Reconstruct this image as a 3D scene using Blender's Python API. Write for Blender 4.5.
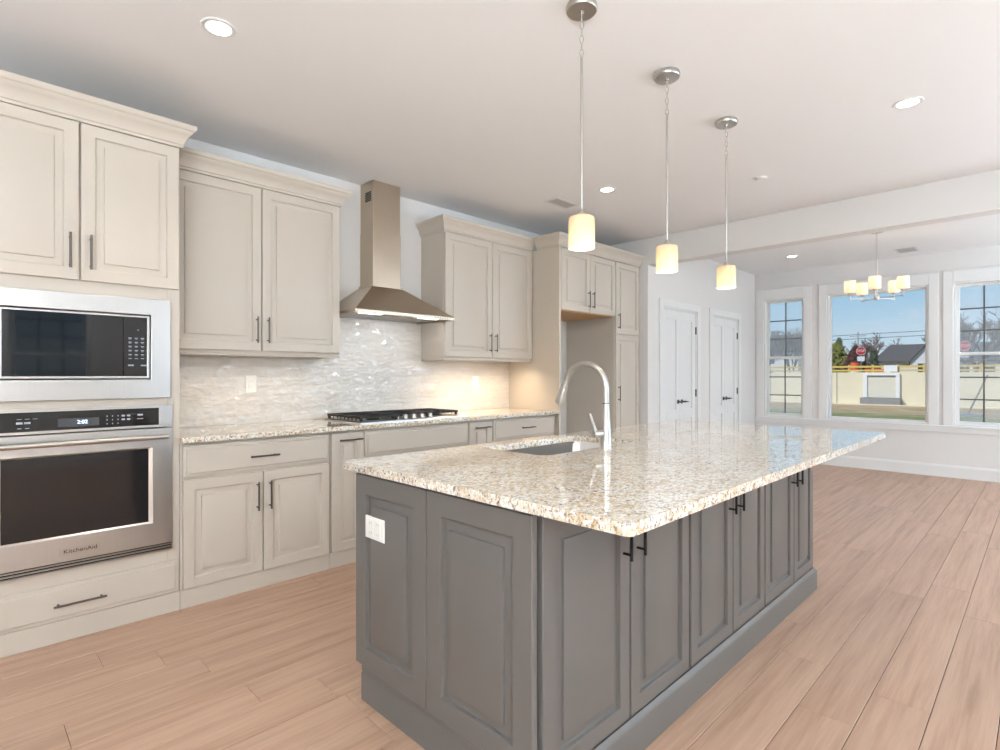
import bpy, bmesh, math, random
from mathutils import Vector, Matrix

random.seed(7)
PI = math.pi
C = bpy.context.scene.collection
for o in list(bpy.data.objects):
    bpy.data.objects.remove(o)

# ------------------------------------------------------------------ camera
CAM_H = 1.245
cam_data = bpy.data.cameras.new('camera')
cam = bpy.data.objects.new('camera', cam_data)
C.objects.link(cam)
cam.location = (0, 0, CAM_H)
cam.rotation_euler = (PI / 2, 0, -PI / 4)
cam_data.sensor_width = 36
cam_data.lens = 546 / 1000 * 36
cam_data.clip_start = 0.02
cam_data.clip_end = 500
bpy.context.scene.camera = cam

# ------------------------------------------------------------------ view, world, sun, fill lights
vs = bpy.context.scene.view_settings
vs.view_transform = 'Standard'
vs.look = 'None'
vs.gamma = 1
vs.use_curve_mapping = False
vs.exposure = 0.54


def lin(r, g, b):
    f = lambda c: (c / 255) / 12.92 if c / 255 <= 0.04045 else ((c / 255 + 0.055) / 1.055) ** 2.4
    return (f(r), f(g), f(b), 1)


world = bpy.data.worlds.new('world')
bpy.context.scene.world = world
world.use_nodes = True
wn, wl = world.node_tree.nodes, world.node_tree.links
wn.clear()
w_out = wn.new('ShaderNodeOutputWorld')
w_bg = wn.new('ShaderNodeBackground')
w_tc = wn.new('ShaderNodeTexCoord')
w_sep = wn.new('ShaderNodeSeparateXYZ')
w_ramp = wn.new('ShaderNodeValToRGB')
w_ramp.color_ramp.elements[0].position = 0.0
w_ramp.color_ramp.elements[0].color = lin(205, 222, 232)
w_ramp.color_ramp.elements[1].position = 0.55
w_ramp.color_ramp.elements[1].color = lin(96, 150, 205)
e = w_ramp.color_ramp.elements.new(0.12)
e.color = lin(160, 199, 226)
w_map = wn.new('ShaderNodeMapping')
w_map.inputs['Scale'].default_value = (3, 3, 14)
w_noise = wn.new('ShaderNodeTexNoise')
w_noise.inputs['Scale'].default_value = 1.6
w_noise.inputs['Detail'].default_value = 5
w_cr = wn.new('ShaderNodeValToRGB')
w_cr.color_ramp.elements[0].position = 0.56
w_cr.color_ramp.elements[0].color = (0, 0, 0, 1)
w_cr.color_ramp.elements[1].position = 0.75
w_cr.color_ramp.elements[1].color = (0.22, 0.22, 0.22, 1)
w_mix = wn.new('ShaderNodeMix')
w_mix.data_type = 'RGBA'
w_mix.inputs['B'].default_value = lin(222, 224, 230)
wl.new(w_tc.outputs['Generated'], w_sep.inputs[0])
wl.new(w_sep.outputs['Z'], w_ramp.inputs[0])
wl.new(w_tc.outputs['Generated'], w_map.inputs[0])
wl.new(w_map.outputs[0], w_noise.inputs['Vector'])
wl.new(w_noise.outputs['Fac'], w_cr.inputs[0])
wl.new(w_cr.outputs[0], w_mix.inputs['Factor'])
wl.new(w_ramp.outputs[0], w_mix.inputs['A'])
wl.new(w_mix.outputs['Result'], w_bg.inputs['Color'])
w_bg.inputs['Strength'].default_value = 0.72
wl.new(w_bg.outputs[0], w_out.inputs[0])

sun_data = bpy.data.lights.new('sun', 'SUN')
sun_data.energy = 2.05
sun_data.color = (1.0, 0.95, 0.88)
sun_data.angle = math.radians(0.6)
sun = bpy.data.objects.new('sun', sun_data)
C.objects.link(sun)
sun.rotation_euler = Vector((0.62, -0.38, -0.62)).to_track_quat('-Z', 'Y').to_euler()


def area_light(name, loc, direction, sx, sy, watts, color, parent=None, spread=None):
    d = bpy.data.lights.new(name, 'AREA')
    d.shape = 'RECTANGLE'
    d.size, d.size_y = sx, sy
    d.energy = watts
    d.color = color
    if spread:
        d.spread = spread
    o = bpy.data.objects.new(name, d)
    C.objects.link(o)
    o.location = loc
    o.rotation_euler = Vector(direction).to_track_quat('-Z', 'Y').to_euler()
    return o


# fill lights added at unseen great-room windows, mostly aimed up to brighten the ceiling
FILL = (0.78, 0.90, 1.0)
FILL_SIDE = (0.50, 0.74, 1.0)
FILL_BACK = (0.77, 0.90, 1.0)
for wx, up, side in ((3.6, 48, 18), (6.6, 130, 26)):
    area_light('fill_light_right', (wx, -2.86, 0.95), (0, -0.10, 1.0), 1.3, 0.45, up, FILL)
    if side:
        area_light('fill_light_right', (wx, -3.13, 1.55), (0, 1.0, 0.5), 1.3, 1.4, side, FILL_SIDE)
area_light('fill_light_back', (-2.16, -1.75, 0.95), (-0.10, 0, 1.0), 0.45, 2.0, 400, FILL_BACK)  # added up-facing fill behind the camera, lifts the ceiling
area_light('fill_light_back', (-2.43, -1.75, 1.55), (1.0, 0.15, 0.5), 2.0, 1.4, 14, FILL_BACK)

# ------------------------------------------------------------------ materials


def nodes_of(m):
    m.use_nodes = True
    nt = m.node_tree
    return nt, nt.nodes, nt.links, nt.nodes['Principled BSDF']


def mat(name, rgb, rough=0.5, metal=0.0, var=0.04, scale=6.0, coat=0.0, bump=0.0, bscale=80.0, stretch=(1, 1, 1), spec=None):
    m = bpy.data.materials.new(name)
    nt, n, l, p = nodes_of(m)
    tc = n.new('ShaderNodeTexCoord')
    mp = n.new('ShaderNodeMapping')
    mp.inputs['Scale'].default_value = stretch
    nz = n.new('ShaderNodeTexNoise')
    nz.inputs['Scale'].default_value = scale
    nz.inputs['Detail'].default_value = 3
    mx = n.new('ShaderNodeMix')
    mx.data_type = 'RGBA'
    c = lin(*rgb)
    mx.inputs['A'].default_value = tuple(max(0, v * (1 - var)) for v in c[:3]) + (1,)
    mx.inputs['B'].default_value = tuple(min(1, v * (1 + var)) for v in c[:3]) + (1,)
    l.new(tc.outputs['Object'], mp.inputs[0])
    l.new(mp.outputs[0], nz.inputs['Vector'])
    l.new(nz.outputs['Fac'], mx.inputs['Factor'])
    l.new(mx.outputs['Result'], p.inputs['Base Color'])
    p.inputs['Roughness'].default_value = rough
    p.inputs['Metallic'].default_value = metal
    p.inputs['Coat Weight'].default_value = coat
    if spec is not None:
        p.inputs['Specular IOR Level'].default_value = spec
    if bump:
        b = n.new('ShaderNodeBump')
        nb = n.new('ShaderNodeTexNoise')
        nb.inputs['Scale'].default_value = bscale
        b.inputs['Strength'].default_value = bump
        b.inputs['Distance'].default_value = 0.002
        l.new(mp.outputs[0], nb.inputs['Vector'])
        l.new(nb.outputs['Fac'], b.inputs['Height'])
        l.new(b.outputs[0], p.inputs['Normal'])
    return m


M_CAB = mat('cabinet_paint', (203, 192, 178), 0.38, var=0.015, scale=3)
M_ISL = mat('island_paint', (107, 103, 99), 0.36, var=0.02, scale=3)
M_WALL = mat('wall_paint', (231, 227, 223), 0.75, var=0.012, scale=2, bump=0.05)
M_CEIL = mat('ceiling_paint', (243, 241, 240), 0.85, var=0.01, scale=1.5, bump=0.05)
M_TRIM = mat('trim_paint', (236, 234, 231), 0.4, var=0.01, scale=3)
M_STEEL = mat('brushed_steel', (196, 192, 186), 0.28, 1.0, var=0.06, scale=14, stretch=(0.6, 0.6, 26))
M_STEELH = mat('brushed_steel_sheet', (198, 196, 193), 0.30, 1.0, var=0.06, scale=14, stretch=(26, 26, 0.6))
M_HOOD = mat('hood_steel', (192, 178, 160), 0.28, 1.0, var=0.06, scale=14, stretch=(26, 26, 0.6))
M_SINK = mat('sink_steel', (236, 234, 230), 0.55, 1.0, var=0.05, scale=14)
M_NICKEL = mat('brushed_nickel', (196, 192, 186), 0.30, 1.0, var=0.04, scale=20)
M_FILTER = mat('filter_mesh_steel', (150, 146, 142), 0.4, 1.0, var=0.2, scale=90)
M_PULL = mat('pewter_pull', (104, 97, 92), 0.36, 1.0, var=0.06, scale=20)
M_PULLB = mat('black_pull', (34, 34, 36), 0.4, 0.6, var=0.06, scale=20)
M_BLACKG = mat('black_glass', (10, 11, 14), 0.05, var=0.1, scale=3, coat=0.3)
M_OVENG = mat('oven_glass', (16, 17, 20), 0.10, var=0.3, scale=8, stretch=(1, 1, 14), coat=0.2)
M_IRON = mat('cast_iron', (46, 44, 44), 0.6, 0.2, var=0.12, scale=40)
M_DARK = mat('dark_gap', (26, 23, 21), 0.7, var=0.1, scale=9)
M_PLASTIC = mat('white_plastic', (238, 236, 230), 0.35, var=0.01, scale=5)
M_MAPLE = mat('maple_plywood', (205, 160, 105), 0.5, var=0.12, scale=7, stretch=(1, 9, 9))
M_HINGE = mat('hinge_bronze', (88, 84, 82), 0.35, 1.0, var=0.06, scale=20)
M_MUNT = mat('grille_grey', (108, 108, 106), 0.5, var=0.03, scale=8)
M_VENT = mat('vent_white', (226, 224, 222), 0.45, var=0.02, scale=5)
M_VENTG = mat('vent_shadow_grey', (186, 182, 178), 0.6, var=0.04, scale=5)
M_GREYTXT = mat('key_grey', (170, 176, 186), 0.4, var=0.03, scale=9)


def glass_mat(name, tint=(1, 1, 1), ior=1.45):
    m = bpy.data.materials.new(name)
    nt, n, l, p = nodes_of(m)
    out = [x for x in n if x.type == 'OUTPUT_MATERIAL'][0]
    tr = n.new('ShaderNodeBsdfTransparent')
    tr.inputs[0].default_value = (*tint, 1)
    gl = n.new('ShaderNodeBsdfGlossy')
    gl.inputs['Roughness'].default_value = 0.01
    fr = n.new('ShaderNodeFresnel')
    fr.inputs['IOR'].default_value = ior
    nz = n.new('ShaderNodeTexNoise')
    nz.inputs['Scale'].default_value = 2
    mm = n.new('ShaderNodeMath')
    mm.operation = 'MULTIPLY'
    m2 = n.new('ShaderNodeMath')
    m2.operation = 'MULTIPLY_ADD'
    m2.inputs[1].default_value = 0.1
    m2.inputs[2].default_value = 0.8
    l.new(nz.outputs['Fac'], m2.inputs[0])
    l.new(fr.outputs[0], mm.inputs[0])
    l.new(m2.outputs[0], mm.inputs[1])
    mx = n.new('ShaderNodeMixShader')
    l.new(mm.outputs[0], mx.inputs[0])
    l.new(tr.outputs[0], mx.inputs[1])
    l.new(gl.outputs[0], mx.inputs[2])
    l.new(mx.outputs[0], out.inputs['Surface'])
    n.remove(p)
    return m


M_GLASS = glass_mat('window_glass')


def screen_mat():
    m = bpy.data.materials.new('insect_screen_mesh')
    nt, n, l, p = nodes_of(m)
    out = [x for x in n if x.type == 'OUTPUT_MATERIAL'][0]
    p.inputs['Base Color'].default_value = lin(225, 226, 228)
    p.inputs['Roughness'].default_value = 0.6
    tl = n.new('ShaderNodeBsdfTranslucent')
    tl.inputs[0].default_value = lin(235, 236, 240)
    a = n.new('ShaderNodeAddShader')
    l.new(p.outputs[0], a.inputs[0])
    l.new(tl.outputs[0], a.inputs[1])
    tr = n.new('ShaderNodeBsdfTransparent')
    mx = n.new('ShaderNodeMixShader')
    mx.inputs[0].default_value = 0.15
    l.new(tr.outputs[0], mx.inputs[1])
    l.new(a.outputs[0], mx.inputs[2])
    l.new(mx.outputs[0], out.inputs['Surface'])
    return m


M_SCREEN = screen_mat()


def emit_mat(name, rgb, strength, var=0.02):
    m = bpy.data.materials.new(name)
    nt, n, l, p = nodes_of(m)
    nz = n.new('ShaderNodeTexNoise')
    nz.inputs['Scale'].default_value = 4
    mx = n.new('ShaderNodeMix')
    mx.data_type = 'RGBA'
    c = lin(*rgb)
    mx.inputs['A'].default_value = c
    mx.inputs['B'].default_value = tuple(v * (1 - var) for v in c[:3]) + (1,)
    l.new(nz.outputs['Fac'], mx.inputs['Factor'])
    l.new(mx.outputs['Result'], p.inputs['Emission Color'])
    p.inputs['Base Color'].default_value = c
    p.inputs['Emission Strength'].default_value = strength
    return m


M_LED = emit_mat('led_lens', (255, 250, 240), 6.0)
M_LEDW = emit_mat('warm_led_strip', (255, 226, 180), 0.9)
M_BULB = emit_mat('warm_bulb', (255, 240, 214), 2.0)
M_LEDH = emit_mat('hood_led_lens', (245, 250, 255), 4.0)
M_CLOCK = emit_mat('clock_digits', (200, 225, 255), 2.0)


def shade_mat(name, rgb, emit):
    m = bpy.data.materials.new(name)
    nt, n, l, p = nodes_of(m)
    out = [x for x in n if x.type == 'OUTPUT_MATERIAL'][0]
    c = lin(*rgb)
    nz = n.new('ShaderNodeTexNoise')
    nz.inputs['Scale'].default_value = 5
    mx = n.new('ShaderNodeMix')
    mx.data_type = 'RGBA'
    mx.inputs['A'].default_value = c
    mx.inputs['B'].default_value = tuple(v * 0.93 for v in c[:3]) + (1,)
    l.new(nz.outputs['Fac'], mx.inputs['Factor'])
    l.new(mx.outputs['Result'], p.inputs['Base Color'])
    p.inputs['Roughness'].default_value = 0.25
    l.new(mx.outputs['Result'], p.inputs['Emission Color'])
    p.inputs['Emission Strength'].default_value = emit
    tl = n.new('ShaderNodeBsdfTranslucent')
    l.new(mx.outputs['Result'], tl.inputs[0])
    s = n.new('ShaderNodeMixShader')
    s.inputs[0].default_value = 0.5
    l.new(p.outputs[0], s.inputs[1])
    l.new(tl.outputs[0], s.inputs[2])
    l.new(s.outputs[0], out.inputs['Surface'])
    return m


M_SHADE = shade_mat('pendant_frosted_glass', (236, 224, 200), 0.05)
M_SHADE2 = shade_mat('chandelier_frosted_glass', (252, 240, 220), 0.30)


def granite():
    m = bpy.data.materials.new('granite')
    nt, n, l, p = nodes_of(m)
    tc = n.new('ShaderNodeTexCoord')
    mp = n.new('ShaderNodeMapping')
    mp.inputs['Rotation'].default_value = (0.3, 0.2, 0.7)
    mp.inputs['Scale'].default_value = (1, 1.35, 1)
    l.new(tc.outputs['Object'], mp.inputs[0])

    def noise(scale, detail, rough, dist=0.0):
        z = n.new('ShaderNodeTexNoise')
        z.inputs['Scale'].default_value = scale
        z.inputs['Detail'].default_value = detail
        z.inputs['Roughness'].default_value = rough
        z.inputs['Distortion'].default_value = dist
        l.new(mp.outputs[0], z.inputs['Vector'])
        return z.outputs['Fac']

    def ramp(src, stops):
        r = n.new('ShaderNodeValToRGB')
        els = r.color_ramp.elements
        els[0].position, els[0].color = stops[0]
        els[1].position, els[1].color = stops[-1]
        for s in stops[1:-1]:
            q = els.new(s[0])
            q.color = s[1]
        l.new(src, r.inputs[0])
        return r.outputs[0]

    def mix(f, a, b):
        x = n.new('ShaderNodeMix')
        x.data_type = 'RGBA'
        if isinstance(f, float):
            x.inputs['Factor'].default_value = f
        else:
            l.new(f, x.inputs['Factor'])
        for k, v in (('A', a), ('B', b)):
            if isinstance(v, tuple):
                x.inputs[k].default_value = v
            else:
                l.new(v, x.inputs[k])
        return x.outputs['Result']

    base = ramp(noise(6, 4, 0.6, 0.8), [(0.36, lin(238, 232, 220)), (0.5, lin(230, 217, 194)), (0.62, lin(218, 199, 168))])
    tan = ramp(noise(36, 5, 0.7, 0.8), [(0.52, (0, 0, 0, 1)), (0.60, (0.8, 0.8, 0.8, 1))])
    c = mix(tan, base, lin(194, 164, 124))
    white = ramp(noise(55, 3, 0.6, 0.4), [(0.50, (0, 0, 0, 1)), (0.57, (0.9, 0.9, 0.9, 1))])
    c = mix(white, c, lin(242, 239, 234))
    fl = ramp(noise(68, 4, 0.75, 0.8), [(0.55, (0, 0, 0, 1)), (0.60, (0.95, 0.95, 0.95, 1))])
    c = mix(fl, c, lin(138, 116, 100))
    fl2 = ramp(noise(84, 3, 0.75, 0.6), [(0.60, (0, 0, 0, 1)), (0.64, (1, 1, 1, 1))])
    c = mix(fl2, c, lin(84, 76, 80))
    l.new(c, p.inputs['Base Color'])
    p.inputs['Roughness'].default_value = 0.045
    p.inputs['IOR'].default_value = 1.6
    p.inputs['Coat Weight'].default_value = 0.35
    p.inputs['Coat Roughness'].default_value = 0.02
    return m


M_GRAN = granite()


def tile_mat():
    m = bpy.data.materials.new('glazed_subway_tile')
    nt, n, l, p = nodes_of(m)
    tc = n.new('ShaderNodeTexCoord')
    sp = n.new('ShaderNodeSeparateXYZ')
    cb = n.new('ShaderNodeCombineXYZ')
    l.new(tc.outputs['Object'], sp.inputs[0])
    l.new(sp.outputs['X'], cb.inputs['X'])
    l.new(sp.outputs['Z'], cb.inputs['Y'])
    br = n.new('ShaderNodeTexBrick')
    br.inputs['Scale'].default_value = 1
    br.inputs['Brick Width'].default_value = 0.305
    br.inputs['Row Height'].default_value = 0.0635
    br.inputs['Mortar Size'].default_value = 0.0014
    br.inputs['Mortar Smooth'].default_value = 0.5
    br.offset = 0.5
    br.inputs['Color1'].default_value = lin(222, 215, 206)
    br.inputs['Color2'].default_value = lin(210, 202, 192)
    br.inputs['Mortar'].default_value = lin(222, 215, 205)
    l.new(cb.outputs[0], br.inputs['Vector'])
    mp = n.new('ShaderNodeMapping')
    mp.inputs['Scale'].default_value = (5, 1, 26)
    l.new(tc.outputs['Object'], mp.inputs[0])
    nz = n.new('ShaderNodeTexNoise')
    nz.inputs['Scale'].default_value = 1.3
    nz.inputs['Detail'].default_value = 4
    l.new(mp.outputs[0], nz.inputs['Vector'])
    mx = n.new('ShaderNodeMix')
    mx.data_type = 'RGBA'
    mx.blend_type = 'MULTIPLY'
    rp = n.new('ShaderNodeValToRGB')
    rp.color_ramp.elements[0].position = 0.35
    rp.color_ramp.elements[0].color = (0.90, 0.89, 0.88, 1)
    rp.color_ramp.elements[1].position = 0.65
    rp.color_ramp.elements[1].color = (1, 1, 1, 1)
    l.new(nz.outputs['Fac'], rp.inputs[0])
    mx.inputs['Factor'].default_value = 1
    l.new(br.outputs['Color'], mx.inputs['A'])
    l.new(rp.outputs[0], mx.inputs['B'])
    l.new(mx.outputs['Result'], p.inputs['Base Color'])
    p.inputs['Roughness'].default_value = 0.3
    p.inputs['Coat Weight'].default_value = 1.0
    p.inputs['Coat Roughness'].default_value = 0.06
    p.inputs['Coat IOR'].default_value = 1.6
    mp2 = n.new('ShaderNodeMapping')
    mp2.inputs['Scale'].default_value = (20, 1, 34)
    l.new(tc.outputs['Object'], mp2.inputs[0])
    nb = n.new('ShaderNodeTexNoise')
    nb.inputs['Scale'].default_value = 1
    nb.inputs['Detail'].default_value = 1
    l.new(mp2.outputs[0], nb.inputs['Vector'])
    b1 = n.new('ShaderNodeBump')
    b1.inputs['Strength'].default_value = 1.0
    b1.inputs['Distance'].default_value = 0.006
    l.new(nb.outputs['Fac'], b1.inputs['Height'])
    b2 = n.new('ShaderNodeBump')
    b2.inputs['Strength'].default_value = 0.6
    b2.inputs['Distance'].default_value = 0.0015
    inv = n.new('ShaderNodeMath')
    inv.operation = 'SUBTRACT'
    inv.inputs[0].default_value = 1
    l.new(br.outputs['Fac'], inv.inputs[1])
    l.new(inv.outputs[0], b2.inputs['Height'])
    l.new(b1.outputs[0], b2.inputs['Normal'])
    l.new(b2.outputs[0], p.inputs['Normal'])
    # the thick glaze ripples more than the body under it
    mp3 = n.new('ShaderNodeMapping')
    mp3.inputs['Scale'].default_value = (34, 1, 62)
    l.new(tc.outputs['Object'], mp3.inputs[0])
    vo = n.new('ShaderNodeTexVoronoi')
    vo.inputs['Scale'].default_value = 1
    l.new(mp3.outputs[0], vo.inputs['Vector'])
    v1 = n.new('ShaderNodeVectorMath')
    v1.operation = 'SUBTRACT'
    v1.inputs[1].default_value = (0.5, 0.5, 0.5)
    v2 = n.new('ShaderNodeVectorMath')
    v2.operation = 'MULTIPLY'
    v2.inputs[1].default_value = (0.42, 0.0, 0.42)
    geo = n.new('ShaderNodeNewGeometry')
    v3 = n.new('ShaderNodeVectorMath')
    v3.operation = 'ADD'
    v4 = n.new('ShaderNodeVectorMath')
    v4.operation = 'NORMALIZE'
    l.new(vo.outputs['Color'], v1.inputs[0])
    l.new(v1.outputs[0], v2.inputs[0])
    l.new(v2.outputs[0], v3.inputs[0])
    l.new(geo.outputs['Normal'], v3.inputs[1])
    l.new(v3.outputs[0], v4.inputs[0])
    l.new(v4.outputs[0], p.inputs['Coat Normal'])
    return m


M_TILE = tile_mat()


def plank_mat():
    m = bpy.data.materials.new('wood_plank')
    nt, n, l, p = nodes_of(m)
    at = n.new('ShaderNodeAttribute')
    at.attribute_name = 'plank_tone'
    tc = n.new('ShaderNodeTexCoord')
    mul = n.new('ShaderNodeVectorMath')
    mul.operation = 'MULTIPLY'
    mul.inputs[1].default_value = (37, 23, 11)
    add = n.new('ShaderNodeVectorMath')
    add.operation = 'ADD'
    l.new(at.outputs['Color'], mul.inputs[0])
    l.new(tc.outputs['Object'], add.inputs[0])
    l.new(mul.outputs[0], add.inputs[1])
    mp = n.new('ShaderNodeMapping')
    mp.inputs['Scale'].default_value = (0.7, 13, 1)
    l.new(add.outputs[0], mp.inputs[0])
    n1 = n.new('ShaderNodeTexNoise')
    n1.inputs['Scale'].default_value = 1.6
    n1.inputs['Detail'].default_value = 6
    n1.inputs['Roughness'].default_value = 0.62
    n1.inputs['Distortion'].default_value = 0.12
    l.new(mp.outputs[0], n1.inputs['Vector'])
    r1 = n.new('ShaderNodeValToRGB')
    e0 = r1.color_ramp.elements
    e0[0].position, e0[0].color = 0.27, lin(162, 130, 106)
    e0[1].position, e0[1].color = 0.62, lin(196, 162, 138)
    q = e0.new(0.46)
    q.color = lin(186, 151, 127)
    l.new(n1.outputs['Fac'], r1.inputs[0])
    mp2 = n.new('ShaderNodeMapping')
    mp2.inputs['Scale'].default_value = (3, 90, 1)
    l.new(add.outputs[0], mp2.inputs[0])
    n2 = n.new('ShaderNodeTexNoise')
    n2.inputs['Scale'].default_value = 1.5
    n2.inputs['Detail'].default_value = 3
    l.new(mp2.outputs[0], n2.inputs['Vector'])
    r2 = n.new('ShaderNodeValToRGB')
    r2.color_ramp.elements[0].position = 0.35
    r2.color_ramp.elements[0].color = (0.93, 0.925, 0.92, 1)
    r2.color_ramp.elements[1].position = 0.62
    r2.color_ramp.elements[1].color = (1, 1, 1, 1)
    l.new(n2.outputs['Fac'], r2.inputs[0])
    mx = n.new('ShaderNodeMix')
    mx.data_type = 'RGBA'
    mx.blend_type = 'MULTIPLY'
    mx.inputs['Factor'].default_value = 1
    l.new(r1.outputs[0], mx.inputs['A'])
    l.new(r2.outputs[0], mx.inputs['B'])
    hs = n.new('ShaderNodeHueSaturation')
    sx = n.new('ShaderNodeSeparateColor')
    l.new(at.outputs['Color'], sx.inputs[0])
    mr = n.new('ShaderNodeMapRange')
    mr.inputs['To Min'].default_value = 0.99
    mr.inputs['To Max'].default_value = 1.10
    l.new(sx.outputs[0], mr.inputs['Value'])
    l.new(mr.outputs[0], hs.inputs['Value'])
    l.new(mx.outputs['Result'], hs.inputs['Color'])
    l.new(hs.outputs[0], p.inputs['Base Color'])
    p.inputs['Roughness'].default_value = 0.42
    b = n.new('ShaderNodeBump')
    b.inputs['Strength'].default_value = 0.15
    b.inputs['Distance'].default_value = 0.001
    l.new(n2.outputs['Fac'], b.inputs['Height'])
    l.new(b.outputs[0], p.inputs['Normal'])
    return m


M_PLANK = plank_mat()

# ------------------------------------------------------------------ mesh helpers
WPOS = {}


class MB:
    def __init__(self, M=None):
        self.v, self.f, self.M = [], [], M

    def add(self, vs_, fs):
        o = len(self.v)
        for a in vs_:
            a = Vector(a)
            self.v.append(self.M @ a if self.M else a)
        self.f += [[o + i for i in q] for q in fs]
        return self

    def box(self, x0, x1, y0, y1, z0, z1):
        return self.add([(x0, y0, z0), (x1, y0, z0), (x1, y1, z0), (x0, y1, z0), (x0, y0, z1), (x1, y0, z1), (x1, y1, z1), (x0, y1, z1)],
                        [(3, 2, 1, 0), (4, 5, 6, 7), (0, 1, 5, 4), (1, 2, 6, 5), (2, 3, 7, 6), (3, 0, 4, 7)])

    def loops(self, rings, cap0=True, cap1=True):
        n = len(rings[0])
        vs_ = [p for r in rings for p in r]
        fs = []
        for k in range(len(rings) - 1):
            for i in range(n):
                j = (i + 1) % n
                fs.append((k * n + i, k * n + j, (k + 1) * n + j, (k + 1) * n + i))
        if cap0:
            fs.append(tuple(range(n))[::-1])
        if cap1:
            fs.append(tuple((len(rings) - 1) * n + i for i in range(n)))
        return self.add(vs_, fs)

    def panel(self, x0, x1, z0, z1, yf, prof):
        """concentric rectangles (inset, y offset behind yf), front facing -y"""
        return self.loops([[(x0 + i, yf + d, z0 + i), (x1 - i, yf + d, z0 + i), (x1 - i, yf + d, z1 - i), (x0 + i, yf + d, z1 - i)] for i, d in prof])

    def ring(self, outer, inner, y0, y1):
        """rectangular frame in the xz plane, front at y0; outer and inner are (x0, x1, z0, z1)"""
        q = lambda t, y: [(t[0], y, t[2]), (t[1], y, t[2]), (t[1], y, t[3]), (t[0], y, t[3])]
        return self.loops([q(inner, y1), q(outer, y1), q(outer, y0), q(inner, y0), q(inner, y1)], False, False)

    def cyl(self, p0, p1, r0, r1=None, n=16, cap=True):
        r1 = r0 if r1 is None else r1
        p0, p1 = Vector(p0), Vector(p1)
        d = (p1 - p0).normalized()
        a = d.orthogonal().normalized()
        b = d.cross(a)
        ring = lambda p, r: [p + (a * math.cos(2 * PI * i / n) + b * math.sin(2 * PI * i / n)) * r for i in range(n)]
        return self.loops([ring(p0, r0), ring(p1, r1)], cap, cap)

    def tube(self, pts, r, n=12, closed=False):
        pts = [Vector(p) for p in pts]
        rs = r if isinstance(r, (list, tuple)) else [r] * len(pts)
        rings = []
        a = None
        N = len(pts)
        for k, p in enumerate(pts):
            if closed:
                t = pts[(k + 1) % N] - pts[k - 1]
            else:
                t = pts[min(k + 1, N - 1)] - pts[max(k - 1, 0)]
            t.normalize()
            a = t.orthogonal().normalized() if a is None else (a - t * a.dot(t)).normalized()
            b = t.cross(a)
            rings.append([p + (a * math.cos(2 * PI * i / n) + b * math.sin(2 * PI * i / n)) * rs[k] for i in range(n)])
        if closed:
            rings.append(rings[0])
            return self.loops(rings, False, False)
        return self.loops(rings)

    def lathe(self, c, prof, n=32, cap0=True, cap1=True):
        return self.loops([[(c[0] + r * math.cos(2 * PI * i / n), c[1] + r * math.sin(2 * PI * i / n), c[2] + z) for i in range(n)] for r, z in prof], cap0, cap1)

    def sweep(self, prof, path):
        """closed profile [(out, z)] along a flat path [(x, y)], mitred; out is to the right of travel"""
        rings = []
        N = len(path)
        P = [Vector((x, y, 0)) for x, y in path]
        for k in range(N):
            d0 = (P[k] - P[k - 1]).normalized() if k else None
            d1 = (P[k + 1] - P[k]).normalized() if k < N - 1 else None
            d0 = d0 or d1
            d1 = d1 or d0
            n0, n1 = Vector((d0.y, -d0.x, 0)), Vector((d1.y, -d1.x, 0))
            m = n0 + n1
            m = m / (m.dot(n0) if abs(m.dot(n0)) > 1e-6 else 1)
            rings.append([P[k] + m * o + Vector((0, 0, z)) for o, z in prof])
        return self.loops(rings)

    def prism(self, poly, z0, z1):
        return self.loops([[(x, y, z0) for x, y in poly], [(x, y, z1) for x, y in poly]])

    def build(self, name, m, parent=None, bevel=0.0, smooth=None, seg=2, label=None):
        me = bpy.data.meshes.new(name)
        lo = Vector((min(v.x for v in self.v), min(v.y for v in self.v), min(v.z for v in self.v)))
        hi = Vector((max(v.x for v in self.v), max(v.y for v in self.v), max(v.z for v in self.v)))
        c = Vector(((lo.x + hi.x) / 2, (lo.y + hi.y) / 2, lo.z))
        me.from_pydata([v - c for v in self.v], [], self.f)
        bm = bmesh.new()
        bm.from_mesh(me)
        bmesh.ops.recalc_face_normals(bm, faces=bm.faces)
        bm.to_mesh(me)
        bm.free()
        me.materials.append(m)
        o = bpy.data.objects.new(name, me)
        C.objects.link(o)
        if parent:
            o.parent = parent
            o.location = c - WPOS[parent]
        else:
            o.location = c
        WPOS[o] = c
        if bevel:
            b = o.modifiers.new('bevel', 'BEVEL')
            b.width, b.segments, b.limit_method, b.angle_limit = bevel, seg, 'ANGLE', math.radians(40)
        if smooth is not None:
            me.shade_smooth()
            me.set_sharp_from_angle(angle=math.radians(smooth))
        elif bevel:
            me.shade_smooth()
            me.set_sharp_from_angle(angle=math.radians(30))
        if label:
            o['label'] = label
        return o


def thing(name, label, cat, loc, group=None):
    o = bpy.data.objects.new(name, None)
    o.empty_display_size = 0.05
    C.objects.link(o)
    o.location = loc
    WPOS[o] = Vector(loc)
    o['label'], o['category'] = label, cat
    if group:
        o['group'] = group
    return o


def tag(o, label, cat, group=None, kind=None):
    o['label'], o['category'] = label, cat
    if group:
        o['group'] = group
    if kind:
        o['kind'] = kind
    return o


def struct(o):
    o['kind'] = 'structure'
    return o


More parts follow.
